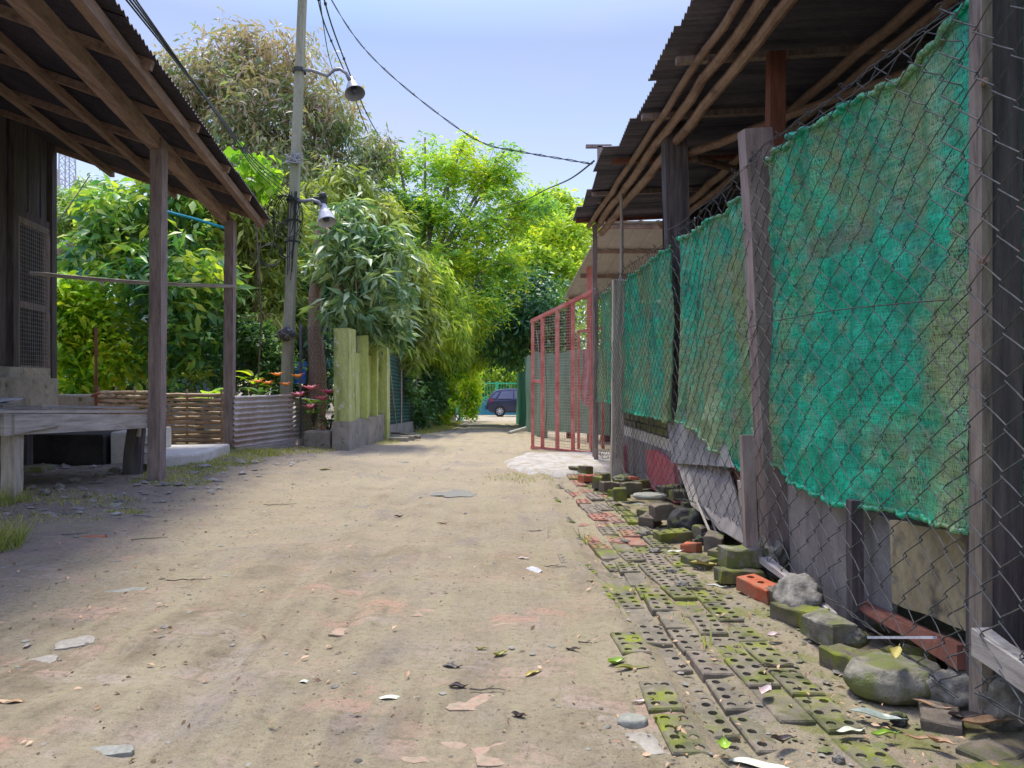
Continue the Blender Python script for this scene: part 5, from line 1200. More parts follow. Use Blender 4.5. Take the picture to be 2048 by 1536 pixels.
# ------------------------------------------------------------------ far left: hut, tower
hut = thing('small_hut', (-9.8, 16, 0), 'small brown hut roof with a blue tarpaulin seen past the house corner', 'hut')
mb = MB(); a = P(98, 515, 16); b = P(150, 474, 16); c = P(200, 515, 16)
mb.plate([a+Vector((-.6, 0, -.1)), b, b+Vector((0, 3, 0)), a+Vector((-.6, 3, -.1))], .04); mb.plate([b, c+Vector((.1, 0, 0)), c+Vector((.1, 3, 0)), b+Vector((0, 3, 0))], .04); part('roof', mb, M['tin'], hut)
mb = MB(); mb.plate([(a.x-.4, 16.2, 0), (c.x, 16.2, 0), (c.x, 16.2, c.z-.05), (b.x, 16.2, b.z-.05), (a.x-.4, 16.2, a.z-.1)], .05); part('wall', mb, M['wood_dark_h'], hut)
mb = MB(); mb.grid(lambda u, v: P(95, 513, 15.2).lerp(P(245, 520, 15.6), u)+Vector((0, v*.5, -.35*v+.03*math.sin(u*9))), 20, 4); solo('tarpaulin', mb, M['blue_tarp'], 'strip of blue tarpaulin below the small hut roof', 'tarpaulin')
tw_ = thing('telecom_tower', (-90, 150, drop(150)), 'distant pale lattice telecom tower seen past the house corner', 'tower')
mb = MB(); tx, ty = -90.2, 150
for (i_, j_) in ((-1, -1), (1, -1), (1, 1), (-1, 1)): mb.tube([(tx+i_*1.9, ty+j_*1.9, -4), (tx+i_*1.0, ty+j_*1.0, 48)], .14, 4)
z = 14; 
while z < 47:
    w_ = 1.9-.9*(z+4)/52
    for (a_, b_) in (((-1, -1), (1, -1)), ((1, -1), (1, 1)), ((1, 1), (-1, 1)), ((-1, 1), (-1, -1))):
        mb.tube([(tx+a_[0]*w_, ty+a_[1]*w_, z), (tx+b_[0]*w_, ty+b_[1]*w_, z+1.6)], .07, 3); mb.tube([(tx+b_[0]*w_, ty+b_[1]*w_, z), (tx+a_[0]*w_, ty+a_[1]*w_, z+1.6)], .07, 3)
    z += 1.6
part('lattice', mb, rough_mat('pale_tower_steel', (.40, .42, .44), (.5, .52, .54), None, 1), tw_)
for (dx, dy, z_) in ((-2.6, -1.5, 41.5), (2.4, -1.5, 41), (-2.6, 1, 41.5), (2.4, 1.2, 41), (-.2, -2.6, 42)):
    mb = MB(); mb.box((tx+dx, ty+dy, z_), (.45, .3, 3.4)); mb.tube([(tx+dx, ty+dy, z_), (tx+dx*.3, ty, z_)], .08, 4); part('antenna', mb, M['lamp_white'], tw_)

# ------------------------------------------------------------------ foliage
def leafset(cent, rng, n_per, ln, wd, droop, spread, style='tuft', jit=.3):
    """returns vertex / triangle arrays of folded leaves around the cluster centres"""
    N = len(cent)
    if style == 'tuft':
        c = np.repeat(cent, n_per, 0); m = len(c)
        d = rng.normal(size=(m, 3)); d[:, 2] = d[:, 2]*.6 - droop; d /= np.linalg.norm(d, axis=1)[:, None]
        base = c + d*spread*rng.random((m, 1)) + rng.normal(size=(m, 3))*spread*.35
    elif style == 'pinnate':      # sprays: leaflets in pairs along a drooping rachis
        rd = rng.normal(size=(N, 3)); rd[:, 2] = rd[:, 2]*.35 - droop*.6; rd /= np.linalg.norm(rd, axis=1)[:, None]
        s = (np.arange(n_per)//2+1)/(n_per/2); side = np.where(np.arange(n_per) % 2, 1.0, -1.0)
        up = np.array([0, 0, 1.0]); sv = np.cross(rd, up); sv /= np.linalg.norm(sv, axis=1)[:, None]+1e-9
        base = (cent[:, None, :] + rd[:, None, :]*spread*s[None, :, None] + np.array([0, 0, -1])*(spread*.35*s**2)[None, :, None])
        d = sv[:, None, :]*side[None, :, None] + rd[:, None, :]*.6 + rng.normal(size=(N, n_per, 3))*.18
        d = d.reshape(-1, 3); d[:, 2] -= .25*droop; d /= np.linalg.norm(d, axis=1)[:, None]; base = base.reshape(-1, 3); m = len(base)
    L_ = ln*(1+jit*rng.normal(size=(m, 1))).clip(.5, 1.6); W_ = wd*(L_/ln)*(1+.15*rng.normal(size=(m, 1)))
    r = rng.normal(size=(m, 3))*.6+np.array([0, 0, 1.0]); w = np.cross(d, r); w /= np.linalg.norm(w, axis=1)[:, None]+1e-9
    nrm = np.cross(w, d)
    nrm *= np.sign(nrm[:, 2:3]+1e-9)
    mid = base + d*L_*.45; tip = base + d*L_ - nrm*L_*.16
    a = mid + w*W_*.5 + nrm*W_*.14; b = mid - w*W_*.5 + nrm*W_*.14; mid2 = mid-nrm*W_*.02
    V = np.stack([base, a, tip, b, mid2], 1).reshape(-1, 3)
    o = (np.arange(m)*5)[:, None]
    T = np.concatenate([o+np.array([[0, 4, 1]]), o+np.array([[4, 2, 1]]), o+np.array([[0, 3, 4]]), o+np.array([[4, 3, 2]])], 0)
    return V, T
def blob_pts(bl, n, rng, shell=.55, lump=.55):
    """bl: list of (centre, (rx, ry, rz)); uneven shells with gaps"""
    vol = np.array([b[1][0]*b[1][2] for b in bl]); k = rng.choice(len(bl), size=n*3, p=vol/vol.sum())
    c = np.array([tuple(b[0]) for b in bl])[k]; r = np.array([b[1] for b in bl])[k]
    d = rng.normal(size=(n*3, 3)); d /= np.linalg.norm(d, axis=1)[:, None]
    rad = (shell+(1-shell)*rng.random((n*3, 1)))*(rng.random((n*3, 1)) > .3) + (rng.random((n*3, 1))**.5)*0
    rad = np.where(rad == 0, rng.random((n*3, 1))**.5, rad)
    bump = 1+.22*np.sin(d[:, :1]*5.1+k[:, None]*1.7)*np.sin(d[:, 2:3]*4.3+k[:, None])+.12*np.sin(d[:, 1:2]*11+k[:, None]*3)
    p = c+d*r*rad*bump
    f = np.sin(p[:, 0]*2.3+p[:, 2]*1.1+1)*np.sin(p[:, 1]*2.0+p[:, 0]*.7)*np.sin(p[:, 2]*2.6+p[:, 1]*.9)+.5*np.sin(p[:, 0]*5.1+p[:, 2]*3)*np.sin(p[:, 2]*6.2+p[:, 1]*4)
    keep = f > (rng.random(n*3)-.5)*1.2-(1-lump)
    p = p[keep]; return p[:n]
def tree(name, label, cat, blobs, mat, n, per, ln, wd, trunk=None, bark='bark', droop=.5, spread=.25, style='tuft', seed=0, shell=.5, lump=.6, limbs=26, group=None, r0=.12, extra=None, jit=.45, part_name='foliage', kind=None):
    rng = np.random.default_rng(seed)
    bl = []
    for (px, py, Y, rx, ry, ryd) in blobs: bl.append((P(px, py, Y), (rx/F*Y, ryd, ry/F*Y)))
    if trunk: base = Vector(trunk[0])
    else:
        base = Vector((sum(b[0].x for b in bl)/len(bl), sum(b[0].y for b in bl)/len(bl), 0)); base.z = drop(base.y)
    if kind == 'stuff': t = None
    else: t = thing(name, base, label, cat, group)
    pts = blob_pts(bl, n, rng, shell, lump)
    zmin = np.array([drop(y_)+.03 for y_ in pts[:, 1]]); pts = pts[pts[:, 2] > zmin]
    V, T = leafset(pts, rng, per, ln, wd, droop, spread, style, jit)
    o = npmesh(part_name if t else name, V, T, mat, t, kind)
    if kind == 'stuff': o['label'] = label
    if trunk or limbs:
        rt = random.Random(seed+1); mb_ = MB()
        if trunk:
            tp_ = [Vector(p_) for p_ in trunk]; k = len(tp_)
            fine = []
            for a_, b_ in zip(tp_, tp_[1:]): fine += [a_.lerp(b_, q_/5)+Vector((rt.uniform(-.02, .02), rt.uniform(-.02, .02), 0)) for q_ in range(5)]
            fine.append(tp_[-1]); m_ = len(fine)
            mb_.tube(fine, [r0*(1.25 if q_ == 0 else 1)*(1-.62*q_/(m_-1)) for q_ in range(m_)], 12)
            hub = fine[-1]; low = fine[max(1, m_//2)]
        else: hub = sum((b[0] for b in bl), Vector())/len(bl); hub.z = min(b[0].z-b[1][2]*.7 for b in bl); low = base; mb_.tube([base, base.lerp(hub, .5)+Vector((.1, 0, 0)), hub], [r0, r0*.8, r0*.6], 8)
        bmesh_o = part('trunk', mb_, M[bark], t, smooth=True) if t else None
        mb_ = MB()
        ends = []
        for (c_, r_) in bl:
            st_ = low.lerp(hub, rt.uniform(.5, 1)); md = st_.lerp(c_, .5)+Vector((rt.uniform(-.3, .3), rt.uniform(-.2, .2), rt.uniform(-.1, .35)))*min(1, (c_-st_).length*.3)
            mb_.tube([st_, md, Vector(c_)], [r0*.42, r0*.30, r0*.17], 7); ends.append((md, Vector(c_), r_))
        if len(pts):
            for _ in range(limbs):
                md, c_, r_ = ends[rt.randrange(len(ends))]; s_ = md.lerp(c_, rt.random())
                q_ = Vector(pts[rt.randrange(len(pts))])
                if (q_-c_).length < 1.6*max(r_):
                    m2 = s_.lerp(q_, .55)+Vector((rt.uniform(-.1, .1), rt.uniform(-.1, .1), rt.uniform(.0, .15)))*(q_-s_).length*.4
                    mb_.tube([s_, m2, q_], [r0*.16, r0*.10, r0*.035], 5)
        if mb_.v and t: part('branches', mb_, M[bark], t, smooth=True)
    return t

# 1 tall tree browning at the top
tree('tall_tree', 'tall grey green tree with browning top rising behind the leaning pole', 'tree',
     [(470, 150, 20, 105, 85, 1.5), (580, 140, 20, 80, 75, 1.5), (390, 210, 20, 75, 90, 1.3), (530, 260, 19.5, 130, 110, 1.8), (655, 230, 20, 75, 85, 1.3), (700, 330, 20, 85, 80, 1.2), (430, 330, 19.5, 110, 100, 1.6), (600, 370, 19, 120, 90, 1.6), (500, 90, 20, 60, 40, 1), (340, 150, 20, 40, 60, .8), (760, 300, 20.5, 40, 45, .8)],
     L['browned'], 3600, 9, .20, .048, trunk=[(-6.6, 19.5, -.1), (-6.7, 19.5, 2.5), (-6.5, 19.5, 5)], bark='bark', droop=.75, spread=.24, seed=1, limbs=160, r0=.24, shell=.35, lump=.72)
# 2 broad leaved shrub behind the veranda
tree('broad_leaved_tree', 'bushy tree with large green and yellow green leaves behind the veranda posts', 'tree',
     [(250, 430, 12.6, 85, 70, .7), (360, 440, 12.8, 80, 80, .7), (200, 500, 12.4, 70, 60, .6), (280, 560, 12.2, 95, 90, .8), (390, 580, 12.3, 75, 110, .8), (400, 690, 12.0, 60, 70, .6), (300, 690, 12.2, 80, 80, .7), (330, 350, 13, 60, 35, .6), (210, 400, 12.8, 50, 40, .5)],
     L['broad'], 950, 8, .21, .072, trunk=[(-5.1, 12.2, -.1), (-5.3, 12.2, 1.2), (-5.6, 12.3, 2.2)], bark='bark_grey', droop=.45, spread=.17, seed=2, limbs=50, r0=.07, shell=.4, lump=.62)
tree('yellow_shrub', 'pale yellow green shrub beside the dark house corner', 'shrub',
     [(130, 590, 11.6, 55, 45, .4), (180, 640, 11.6, 60, 60, .4), (130, 690, 11.5, 55, 60, .4), (210, 720, 11.5, 60, 45, .4), (150, 770, 11.3, 40, 20, .3)],
     L['vine'], 620, 8, .15, .06, bark='twig', droop=.3, spread=.13, seed=3, limbs=60, r0=.02, lump=.55)
tree('leaning_tree', 'slender grey tree leaning left with drooping olive leaves behind the second veranda post', 'tree',
     [(480, 430, 13.5, 70, 60, .7), (520, 500, 14, 70, 80, .8), (480, 580, 14, 60, 60, .7), (430, 400, 13.5, 60, 50, .6), (550, 620, 14, 60, 60, .6), (560, 430, 14, 50, 70, .6)],
     L['olive'], 1400, 8, .20, .045, trunk=[(-4.9, 13, -.1), (-4.95, 13, 1.2), (-5.4, 13, 2.9), (-5.6, 13, 3.8)], bark='bark_grey', droop=.9, spread=.2, seed=4, limbs=60, r0=.075, lump=.62)
tree('shaded_shrub', 'dense shaded shrub filling the gap behind the bamboo fences', 'shrub',
     [(250, 760, 13.5, 120, 60, .6), (420, 740, 13.8, 90, 70, .6), (540, 690, 14.5, 90, 80, .7), (620, 720, 14.5, 70, 110, .7), (130, 740, 13.5, 60, 60, .5), (640, 560, 15, 60, 90, .6)],
     L['dark'], 1500, 8, .17, .06, bark='twig', droop=.4, spread=.18, seed=5, limbs=60, r0=.03, lump=.8)
tree('flowering_bush', 'small dark bush with tiny white flowers left of the pole', 'bush',
     [(500, 680, 12, 55, 45, .4), (540, 730, 12, 50, 50, .4), (470, 730, 12, 40, 45, .35)],
     L['bush'], 900, 8, .07, .035, bark='twig', droop=.2, spread=.08, seed=6, limbs=50, r0=.02, lump=.7)
# small grey trunk behind the pole
mb = MB(); mb.tube([(P(515, 620, 15).x, 15, -.1), P(515, 600, 15), P(520, 525, 15)], [.16, .15, .13], 10); solo('tree_stump', mb, M['bark_grey'], 'sawn grey trunk standing in the bushes left of the pole', 'stump')
# dry palm fronds
rng = np.random.default_rng(77); V_, T_ = leafset(np.array([tuple(P(x, 628+6*math.sin(x), 13.2)) for x in range(470, 580, 5)]), rng, 9, .30, .025, 1.3, .10); o = npmesh('dry_fronds', V_, T_, L['palm']); o['label'] = 'dry straw coloured fronds drooping left of the pole'; o['category'] = 'fronds'
# 4 palmate tree with the reddish trunk
tree('palmate_tree', 'tree with a thick reddish scaly trunk and bluish whorled leaves above the painted wall', 'tree',
     [(700, 430, 12.0, 50, 45, .6), (720, 520, 11.8, 85, 60, .7), (690, 620, 11.5, 55, 40, .5), (780, 600, 12, 60, 60, .6), (770, 500, 12.2, 60, 60, .6), (740, 650, 11.8, 55, 35, .5), (690, 480, 11.8, 40, 45, .5), (790, 660, 12.2, 40, 35, .5), (640, 530, 12.2, 25, 30, .3)],
     L['blue'], 370, 10, .23, .052, trunk=[(-3.28, 12.4, -.1), (-3.26, 12.4, 1.2), (-3.3, 12.4, 2.4), (-3.2, 12.4, 3.7)], bark='bark_red', droop=.55, spread=.07, seed=7, limbs=40, r0=.175, shell=.45, lump=.62)
tree('hanging_foliage_tree', 'grey olive tree with long drooping leaves between pole and feathery tree', 'tree',
     [(690, 380, 15.5, 60, 50, .8), (660, 450, 15, 50, 60, .7), (750, 430, 15.5, 60, 50, .8), (820, 560, 15.5, 45, 60, .7), (840, 640, 15.5, 45, 50, .7), (800, 700, 15.5, 60, 40, .6)],
     L['olive'], 1100, 8, .22, .045, trunk=[(-3.6, 15.5, -.1), (-3.5, 15.5, 2), (-3.4, 15.5, 3.4)], bark='bark', droop=.9, spread=.2, seed=8, limbs=50, r0=.11, lump=.6)
# 5 feathery tree
tree('feathery_tree', 'light feathery tree with open branches against the sky in the centre', 'tree',
     [(800, 330, 21, 50, 40, .9), (900, 330, 21, 75, 50, 1.3), (990, 350, 21, 65, 60, 1.2), (860, 420, 20.5, 90, 60, 1.4), (960, 450, 20.5, 85, 55, 1.4), (1040, 430, 21, 55, 50, 1), (900, 520, 20, 80, 50, 1.3), (1000, 530, 20, 70, 45, 1.2), (790, 400, 20.5, 40, 50, .8), (850, 275, 21, 22, 22, .3), (930, 280, 21, 35, 22, .4), (1010, 300, 21, 25, 18, .4), (1085, 405, 21, 45, 28, .7), (970, 600, 19.5, 70, 40, 1)],
     L['feather'], 2900, 14, .105, .042, trunk=[(-3.2, 20.5, -.2), (-3.1, 20.5, 1.8), (-2.6, 20.5, 3.2)], bark='bark_grey', droop=.45, spread=.42, style='pinnate', seed=9, limbs=150, r0=.17, shell=.2, lump=.62)
# 6 yellow green tree, 7 dark tree
tree('yellow_green_tree', 'bright yellow green tree at the end of the right shed roof', 'tree',
     [(1090, 470, 26, 65, 50, 1.6), (1120, 540, 25, 60, 60, 1.5), (1050, 530, 25, 60, 60, 1.5), (1060, 430, 27, 40, 30, 1), (1120, 400, 27, 25, 25, .5), (1075, 395, 27, 10, 22, .3), (1150, 500, 26, 30, 80, 1.2), (1180, 440, 27, 40, 40, 1), (1095, 420, 27, 55, 30, 1), (1130, 385, 27, 20, 20, .4)],
     L['yellow'], 3000, 9, .17, .075, trunk=[(.9, 26.5, -.5), (.9, 26.5, 1.5), (1.0, 26.5, 3.5)], droop=.5, spread=.22, seed=10, limbs=40, r0=.18, lump=.72)
tree('dark_tree', 'dense dark green glossy tree overhanging the lane in front of the green gate', 'tree',
     [(1010, 650, 22, 60, 60, 1.1), (1080, 630, 21.5, 60, 55, 1.1), (950, 600, 23, 60, 60, 1.2), (890, 540, 24, 70, 50, 1.2), (1060, 580, 22.5, 70, 40, 1), (1110, 690, 21, 40, 50, .8), (1020, 705, 22, 40, 28, .7), (850, 490, 24, 50, 40, 1)],
     L['dark'], 3600, 9, .17, .06, trunk=[(1.1, 23, -.4), (1.0, 23, 1.2), (.7, 23, 2.4)], droop=.6, spread=.22, seed=11, limbs=30, r0=.16, lump=.85)
tree('lane_tree', 'yellow green tree with long hanging sprays over the left side of the lane', 'tree',
     [(850, 560, 18, 60, 60, .8), (890, 640, 18, 55, 55, .9), (830, 670, 17.5, 55, 55, .8), (900, 590, 19, 50, 40, .9), (880, 700, 18.5, 50, 35, .7), (800, 720, 17, 40, 30, .5), (940, 660, 20, 40, 40, .7), (960, 700, 24, 50, 35, .8)],
     L['lane'], 2300, 9, .20, .036, trunk=[(-2.9, 18, -.3), (-2.8, 18, 1.4), (-2.4, 18, 2.2)], bark='bark_grey', droop=1.2, spread=.2, seed=12, limbs=40, r0=.10, lump=.72)
tree('fence_creeper', 'dark creeper growing over the green netted fence', 'creeper',
     [(815, 760, 16.0, 30, 40, .25), (850, 770, 18, 30, 45, .3), (872, 790, 19.5, 22, 50, .3), (830, 820, 17, 30, 30, .2)],
     L['bush'], 480, 8, .12, .05, bark='twig', droop=.6, spread=.13, seed=13, limbs=20, r0=.02, lump=.8)
tree('hedge_vine', 'bright leafy vine mound covering the fence by the grey gatepost', 'vine',
     [(880, 770, 22, 28, 60, .5), (895, 720, 24, 40, 40, .6), (935, 760, 27.5, 22, 60, .5), (925, 725, 28.5, 40, 40, .6), (940, 800, 27.5, 18, 36, .4), (880, 815, 21, 25, 25, .3), (905, 700, 26, 40, 30, .6)],
     L['vine'], 3000, 8, .12, .07, bark='twig', droop=.6, spread=.14, seed=14, limbs=20, r0=.03, lump=.85)
tree('heart_leaf_vine', 'climbing vine with bright heart shaped leaves along the cables left of the pole', 'vine',
     [(450, 290, 10.8, 28, 22, .2), (500, 320, 10.8, 38, 18, .2), (555, 345, 10.9, 34, 18, .2), (460, 345, 11, 30, 16, .2), (510, 370, 11, 40, 14, .2), (580, 355, 10.9, 10, 18, .15)],
     L['heart'], 110, 4, .12, .10, bark='twig', droop=.9, spread=.10, seed=15, limbs=16, r0=.016, lump=.9)
tree('back_shrub', 'yellow green shrub behind the green railings at the far end', 'shrub',
     [(960, 745, 50, 45, 40, 1.5), (1020, 750, 50, 40, 38, 1.5), (1000, 700, 52, 60, 40, 1.5), (990, 790, 50, 70, 30, 1.2)],
     L['lane'], 2000, 7, .24, .10, bark='twig', droop=.4, spread=.3, seed=16, limbs=8, r0=.06, lump=.85)
tree('distant_tree', 'pale distant tree beside the telecom tower', 'tree',
     [(120, 450, 30, 50, 35, 1.2), (180, 440, 30, 45, 35, 1.2), (130, 400, 32, 20, 20, .8), (200, 390, 30, 50, 30, 1.2), (110, 560, 28, 60, 60, 1)],
     L['far'], 1700, 8, .22, .07, droop=.6, spread=.3, seed=17, limbs=20, r0=.12, lump=.7)
tree('middle_tree', 'green tree between the tall tree and the feathery tree', 'tree',
     [(740, 470, 24, 90, 80, 1.6), (640, 450, 24, 90, 90, 1.6), (560, 520, 24, 110, 110, 1.8), (700, 600, 23, 110, 90, 1.6), (820, 560, 24, 70, 90, 1.3), (440, 520, 24, 120, 110, 1.6)],
     L['feather'], 3300, 9, .20, .055, trunk=[(-5.5, 24, -.3), (-5.4, 24, 2), (-5.2, 24, 4)], droop=.7, spread=.25, seed=18, limbs=60, r0=.2, lump=.8)
# far treeline
rngb = np.random.default_rng(5)
bb = [(x, 660+25*math.sin(x*.02), 58+6*math.sin(x*.05), 70, 125, 4) for x in range(-100, 1500, 75)]
tree('treeline', 'mass of trees far beyond the lane', None, bb, L['far'], 5200, 9, .50, .20, droop=.5, spread=.6, seed=19, limbs=0, lump=.9, kind='stuff')
# taro leaf, shrubs by the fence
def bigleaf(c, d, L_, W_, mb_, curl=.25):
    c = Vector(c); d = Vector(d).normalized(); w = d.cross(Vector((0, 0, 1))).normalized(); n_ = w.cross(d)
    k = 7; vs = []
    for i_ in range(k+1):
        t_ = i_/k; hw = W_/2*math.sin(math.pi*min(1, t_*.92+.08))**.7*(1-.35*t_); q_ = c+d*L_*t_-Vector((0, 0, 1))*curl*L_*t_*t_
        vs += [q_-w*hw+n_*hw*.25, q_, q_+w*hw+n_*hw*.25]
    mb_.add(vs, [(3*i_+j_, 3*i_+j_+1, 3*i_+j_+4, 3*i_+j_+3) for i_ in range(k) for j_ in (0, 1)])
def plant(c, n, L_, W_, lab, cat, leafm, flowers=None, stem=.25, name='flower_plant', seed=0, up=.7):
    r_ = random.Random(seed); c = Vector(c); t = thing(name, c, lab, cat); mb_ = MB(); ms_ = MB()
    for k in range(n):
        a_ = k*2.4+r_.uniform(-.3, .3); hh = stem*r_.uniform(.5, 1.1); dd = Vector((math.cos(a_), math.sin(a_), up*r_.uniform(.2, 1.2)))
        b_ = c+Vector((math.cos(a_)*.05, math.sin(a_)*.05, hh)); ms_.tube([c, b_], .006, 5); bigleaf(b_, dd, L_*r_.uniform(.7, 1.15), W_*r_.uniform(.8, 1.1), mb_, .35)
    part('leaves', mb_, leafm, t, smooth=True); part('stems', ms_, M['twig'], t)
    if flowers:
        for (dx, dy, dz) in flowers[1]:
            m2 = MB(); q_ = c+Vector((dx, dy, dz))
            for k in range(9): a_ = k*.7; bigleaf(q_+Vector((0, 0, -.02)), (math.cos(a_), math.sin(a_), .9-.12*k*.5), flowers[2], flowers[2]*.38, m2, .2)
            part('flower', m2, flowers[0], t, smooth=True)
plant((-3.65, 10.75, .62), 16, .34, .08, 'leafy plant with three orange flowers above the corrugated sheets', 'plant', L['bush'], (L['petal_o'], [(.06, -.3, .36), (.30, -.2, .46), (.56, -.1, .44), (.42, -.2, .32), (.20, -.3, .34)], .15), .22, seed=1)
plant((-3.0, 11.2, .30), 20, .26, .13, 'plant with pink centred leaves beside the end of the corrugated sheets', 'plant', L['broad'], (L['petal_p'], [(-.12, -.35, .48), (.05, -.35, .58), (.22, -.35, .42), (.05, -.4, .30), (.30, -.3, .52)], .20), .35, seed=2)
plant((-4.35, 10.6, .55), 5, .42, .26, 'broad yellow green taro leaf above the taller bamboo fence', 'plant', L['heart'], None, .3, seed=3, up=.5)
plant((-3.95, 11.3, .5), 12, .36, .13, 'bright leafy plant behind the orange flowers', 'plant', L['vine'], None, .55, seed=4)
plant((-6.2, 11.4, .5), 9, .30, .12, 'yellow leaved plant above the low mossy wall', 'plant', L['yellow'], None, .35, seed=5)
plant((-5.0, 11.3, .4), 14, .34, .14, 'dark leaved plant behind the woven fence join', 'plant', L['dark'], None, .5, seed=6)
plant((-2.75, 11.1, .2), 14, .26, .12, 'low dark green plant at the foot of the pink centred plant', 'plant', L['dark'], None, .25, seed=7)
rng = np.random.default_rng(78); pw = blob_pts([(P(505, 700, 11.85), (.5, .25, .4))], 40, rng, .8, .9); V_, T_ = leafset(pw, rng, 4, .035, .03, 0, .015)
npmesh('white_flowers', V_, T_, L['white'], bpy.data.objects['flowering_bush'])
# house fronts hidden in the greenery (pale patches)
mb = MB(); mb.plate([(-8.5, 15, 0), (-5.6, 15, 0), (-5.6, 15, 2.6), (-8.5, 15, 2.6)], .08); solo('garden_wall', mb, rough_mat('pale_blue_wall', (.30, .36, .38), (.48, .54, .54), None, 2), 'pale bluish wall glimpsed through the shrubs behind the bamboo fence', 'wall')
mb = MB(); mb.lathe(P(595, 745, 13.5), [(0, -.2), (.14, -.2), (.16, .2), (0, .2)], 14); solo('blue_drum', mb, rough_mat('blue_plastic', (.01, .10, .40), (.02, .16, .55), None, 3, rough=.4, bst=.05), 'small blue plastic drum in the bushes beside the reddish trunk', 'drum')

# ------------------------------------------------------------------ grass, gravel
def blades(spots, seed, h0):
    rng = np.random.default_rng(seed); V = []; 
    for (x, y, rx, ry, n, hh) in spots:
        m = n; a = rng.random(m)*2*math.pi; r = np.sqrt(rng.random(m)); px = x+rx*r*np.cos(a); py = y+ry*r*np.sin(a)
        for i_ in range(m):
            g_ = gz(px[i_], py[i_])-.004; h_ = hh*rng.uniform(.4, 1.2); th = rng.random()*6.28; ln = rng.normal(0, .5, 2)*h_; w_ = .0035+.002*rng.random()
            V.append([(px[i_]-w_*math.cos(th), py[i_]-w_*math.sin(th), g_), (px[i_]+w_*math.cos(th), py[i_]+w_*math.sin(th), g_), (px[i_]+ln[0], py[i_]+ln[1], g_+h_)])
    V = np.array(V).reshape(-1, 3); T = np.arange(len(V)).reshape(-1, 3); return V, T
def gs(x, y, rx, ry, n, h): p = Gp(x, y); return (p.x, p.y, rx, ry, n, h)
sp = [gs(370, 955, .38, .55, 1500, .035), gs(450, 935, .4, .5, 1200, .05), gs(480, 918, .5, .5, 1200, .07), gs(540, 912, .35, .4, 500, .05), gs(120, 1015, .6, .3, 600, .04),
      gs(5, 1030, .12, .25, 260, .12), gs(-12, 1110, .11, .2, 350, .15), gs(250, 1030, .14, .12, 200, .03), gs(340, 975, .35, .3, 700, .035), gs(620, 905, .35, .5, 700, .04), gs(780, 878, .3, 1.0, 700, .05), gs(60, 1050, .5, .25, 250, .03),
      (-1.9, 19, .35, 3.5, 2600, .09), (-1.95, 24, .3, 2.5, 1200, .12), gs(1040, 955, .35, .35, 260, .03), gs(1165, 1070, .05, .08, 14, .10), gs(1100, 940, .2, .3, 200, .025), gs(1418, 1290, .02, .02, 3, .10), gs(1330, 1180, .25, .5, 60, .02),
      gs(1240, 975, .2, .3, 200, .04), gs(1590, 1180, .1, .2, 80, .04)]
V_, T_ = blades(sp, 3, .05); npmesh('grass', V_, T_, L['grass'], None, 'stuff')
# crumbs of soil and grit over the lane
rng = np.random.default_rng(9); ico = np.array([(0, 0, 1), (.89, 0, .45), (.28, .85, .45), (-.72, .53, .45), (-.72, -.53, .45), (.28, -.85, .45)]); icf = [(0, 1, 2), (0, 2, 3), (0, 3, 4), (0, 4, 5), (0, 5, 1)]
def crumbs(n, sizef, seed, xr=(-3.6, 1.15), yr=(1.3, 11), dens=lambda x, y: 1.0):
    rg = np.random.default_rng(seed); V = []; T = []; k = 0
    while k < n:
        y = yr[0]*(yr[1]/yr[0])**rg.random(); x = rg.uniform(max(xr[0], -.75*y), min(xr[1], .75*y))
        if rg.random() > dens(x, y): continue
        s_ = sizef*rg.gamma(2, .5)*(.6+.1*y); q = ico*np.array([s_*rg.uniform(.7, 1.6), s_*rg.uniform(.7, 1.6), s_*.8]); t_ = rg.random()*6; c_, n_ = math.cos(t_), math.sin(t_)
        q = np.stack([q[:, 0]*c_-q[:, 1]*n_+x, q[:, 0]*n_+q[:, 1]*c_+y, q[:, 2]+gz(x, y)-.2*s_+(.004 if x > .45 and y < 8 else 0)], 1); V.append(q); T.append(np.array(icf)+6*k); k += 1
    return np.concatenate(V), np.concatenate(T)
cl = lambda x, y: .25+.75*max(0, min(1, .5+1.6*mn.noise(Vector((x*1.3, y*1.1, 3)))))
V_, T_ = crumbs(9000, .0026, 1, dens=cl); npmesh('soil_crumbs', V_, T_, M['soil'], None, 'stuff')
V_, T_ = crumbs(1150, .0055, 2, dens=lambda x, y: .9 if (x < -1.5-.1*y or x > .35) else .13); npmesh('gravel', V_, T_, M['stone'], None, 'stuff')
V_, T_ = crumbs(350, .006, 4, dens=cl); npmesh('pale_grit', V_, T_, M['stone_pale'], None, 'stuff')
V_, T_ = crumbs(900, .014, 5, xr=(-5.5, -2.5), yr=(5.0, 10.5)); npmesh('rubble', V_, T_, M['stone'], None, 'stuff')
V_, T_ = crumbs(520, .007, 6, xr=(.7, 1.4), yr=(1.7, 8)); npmesh('path_edge_rubble', V_, T_, M['stone_moss'], None, 'stuff')

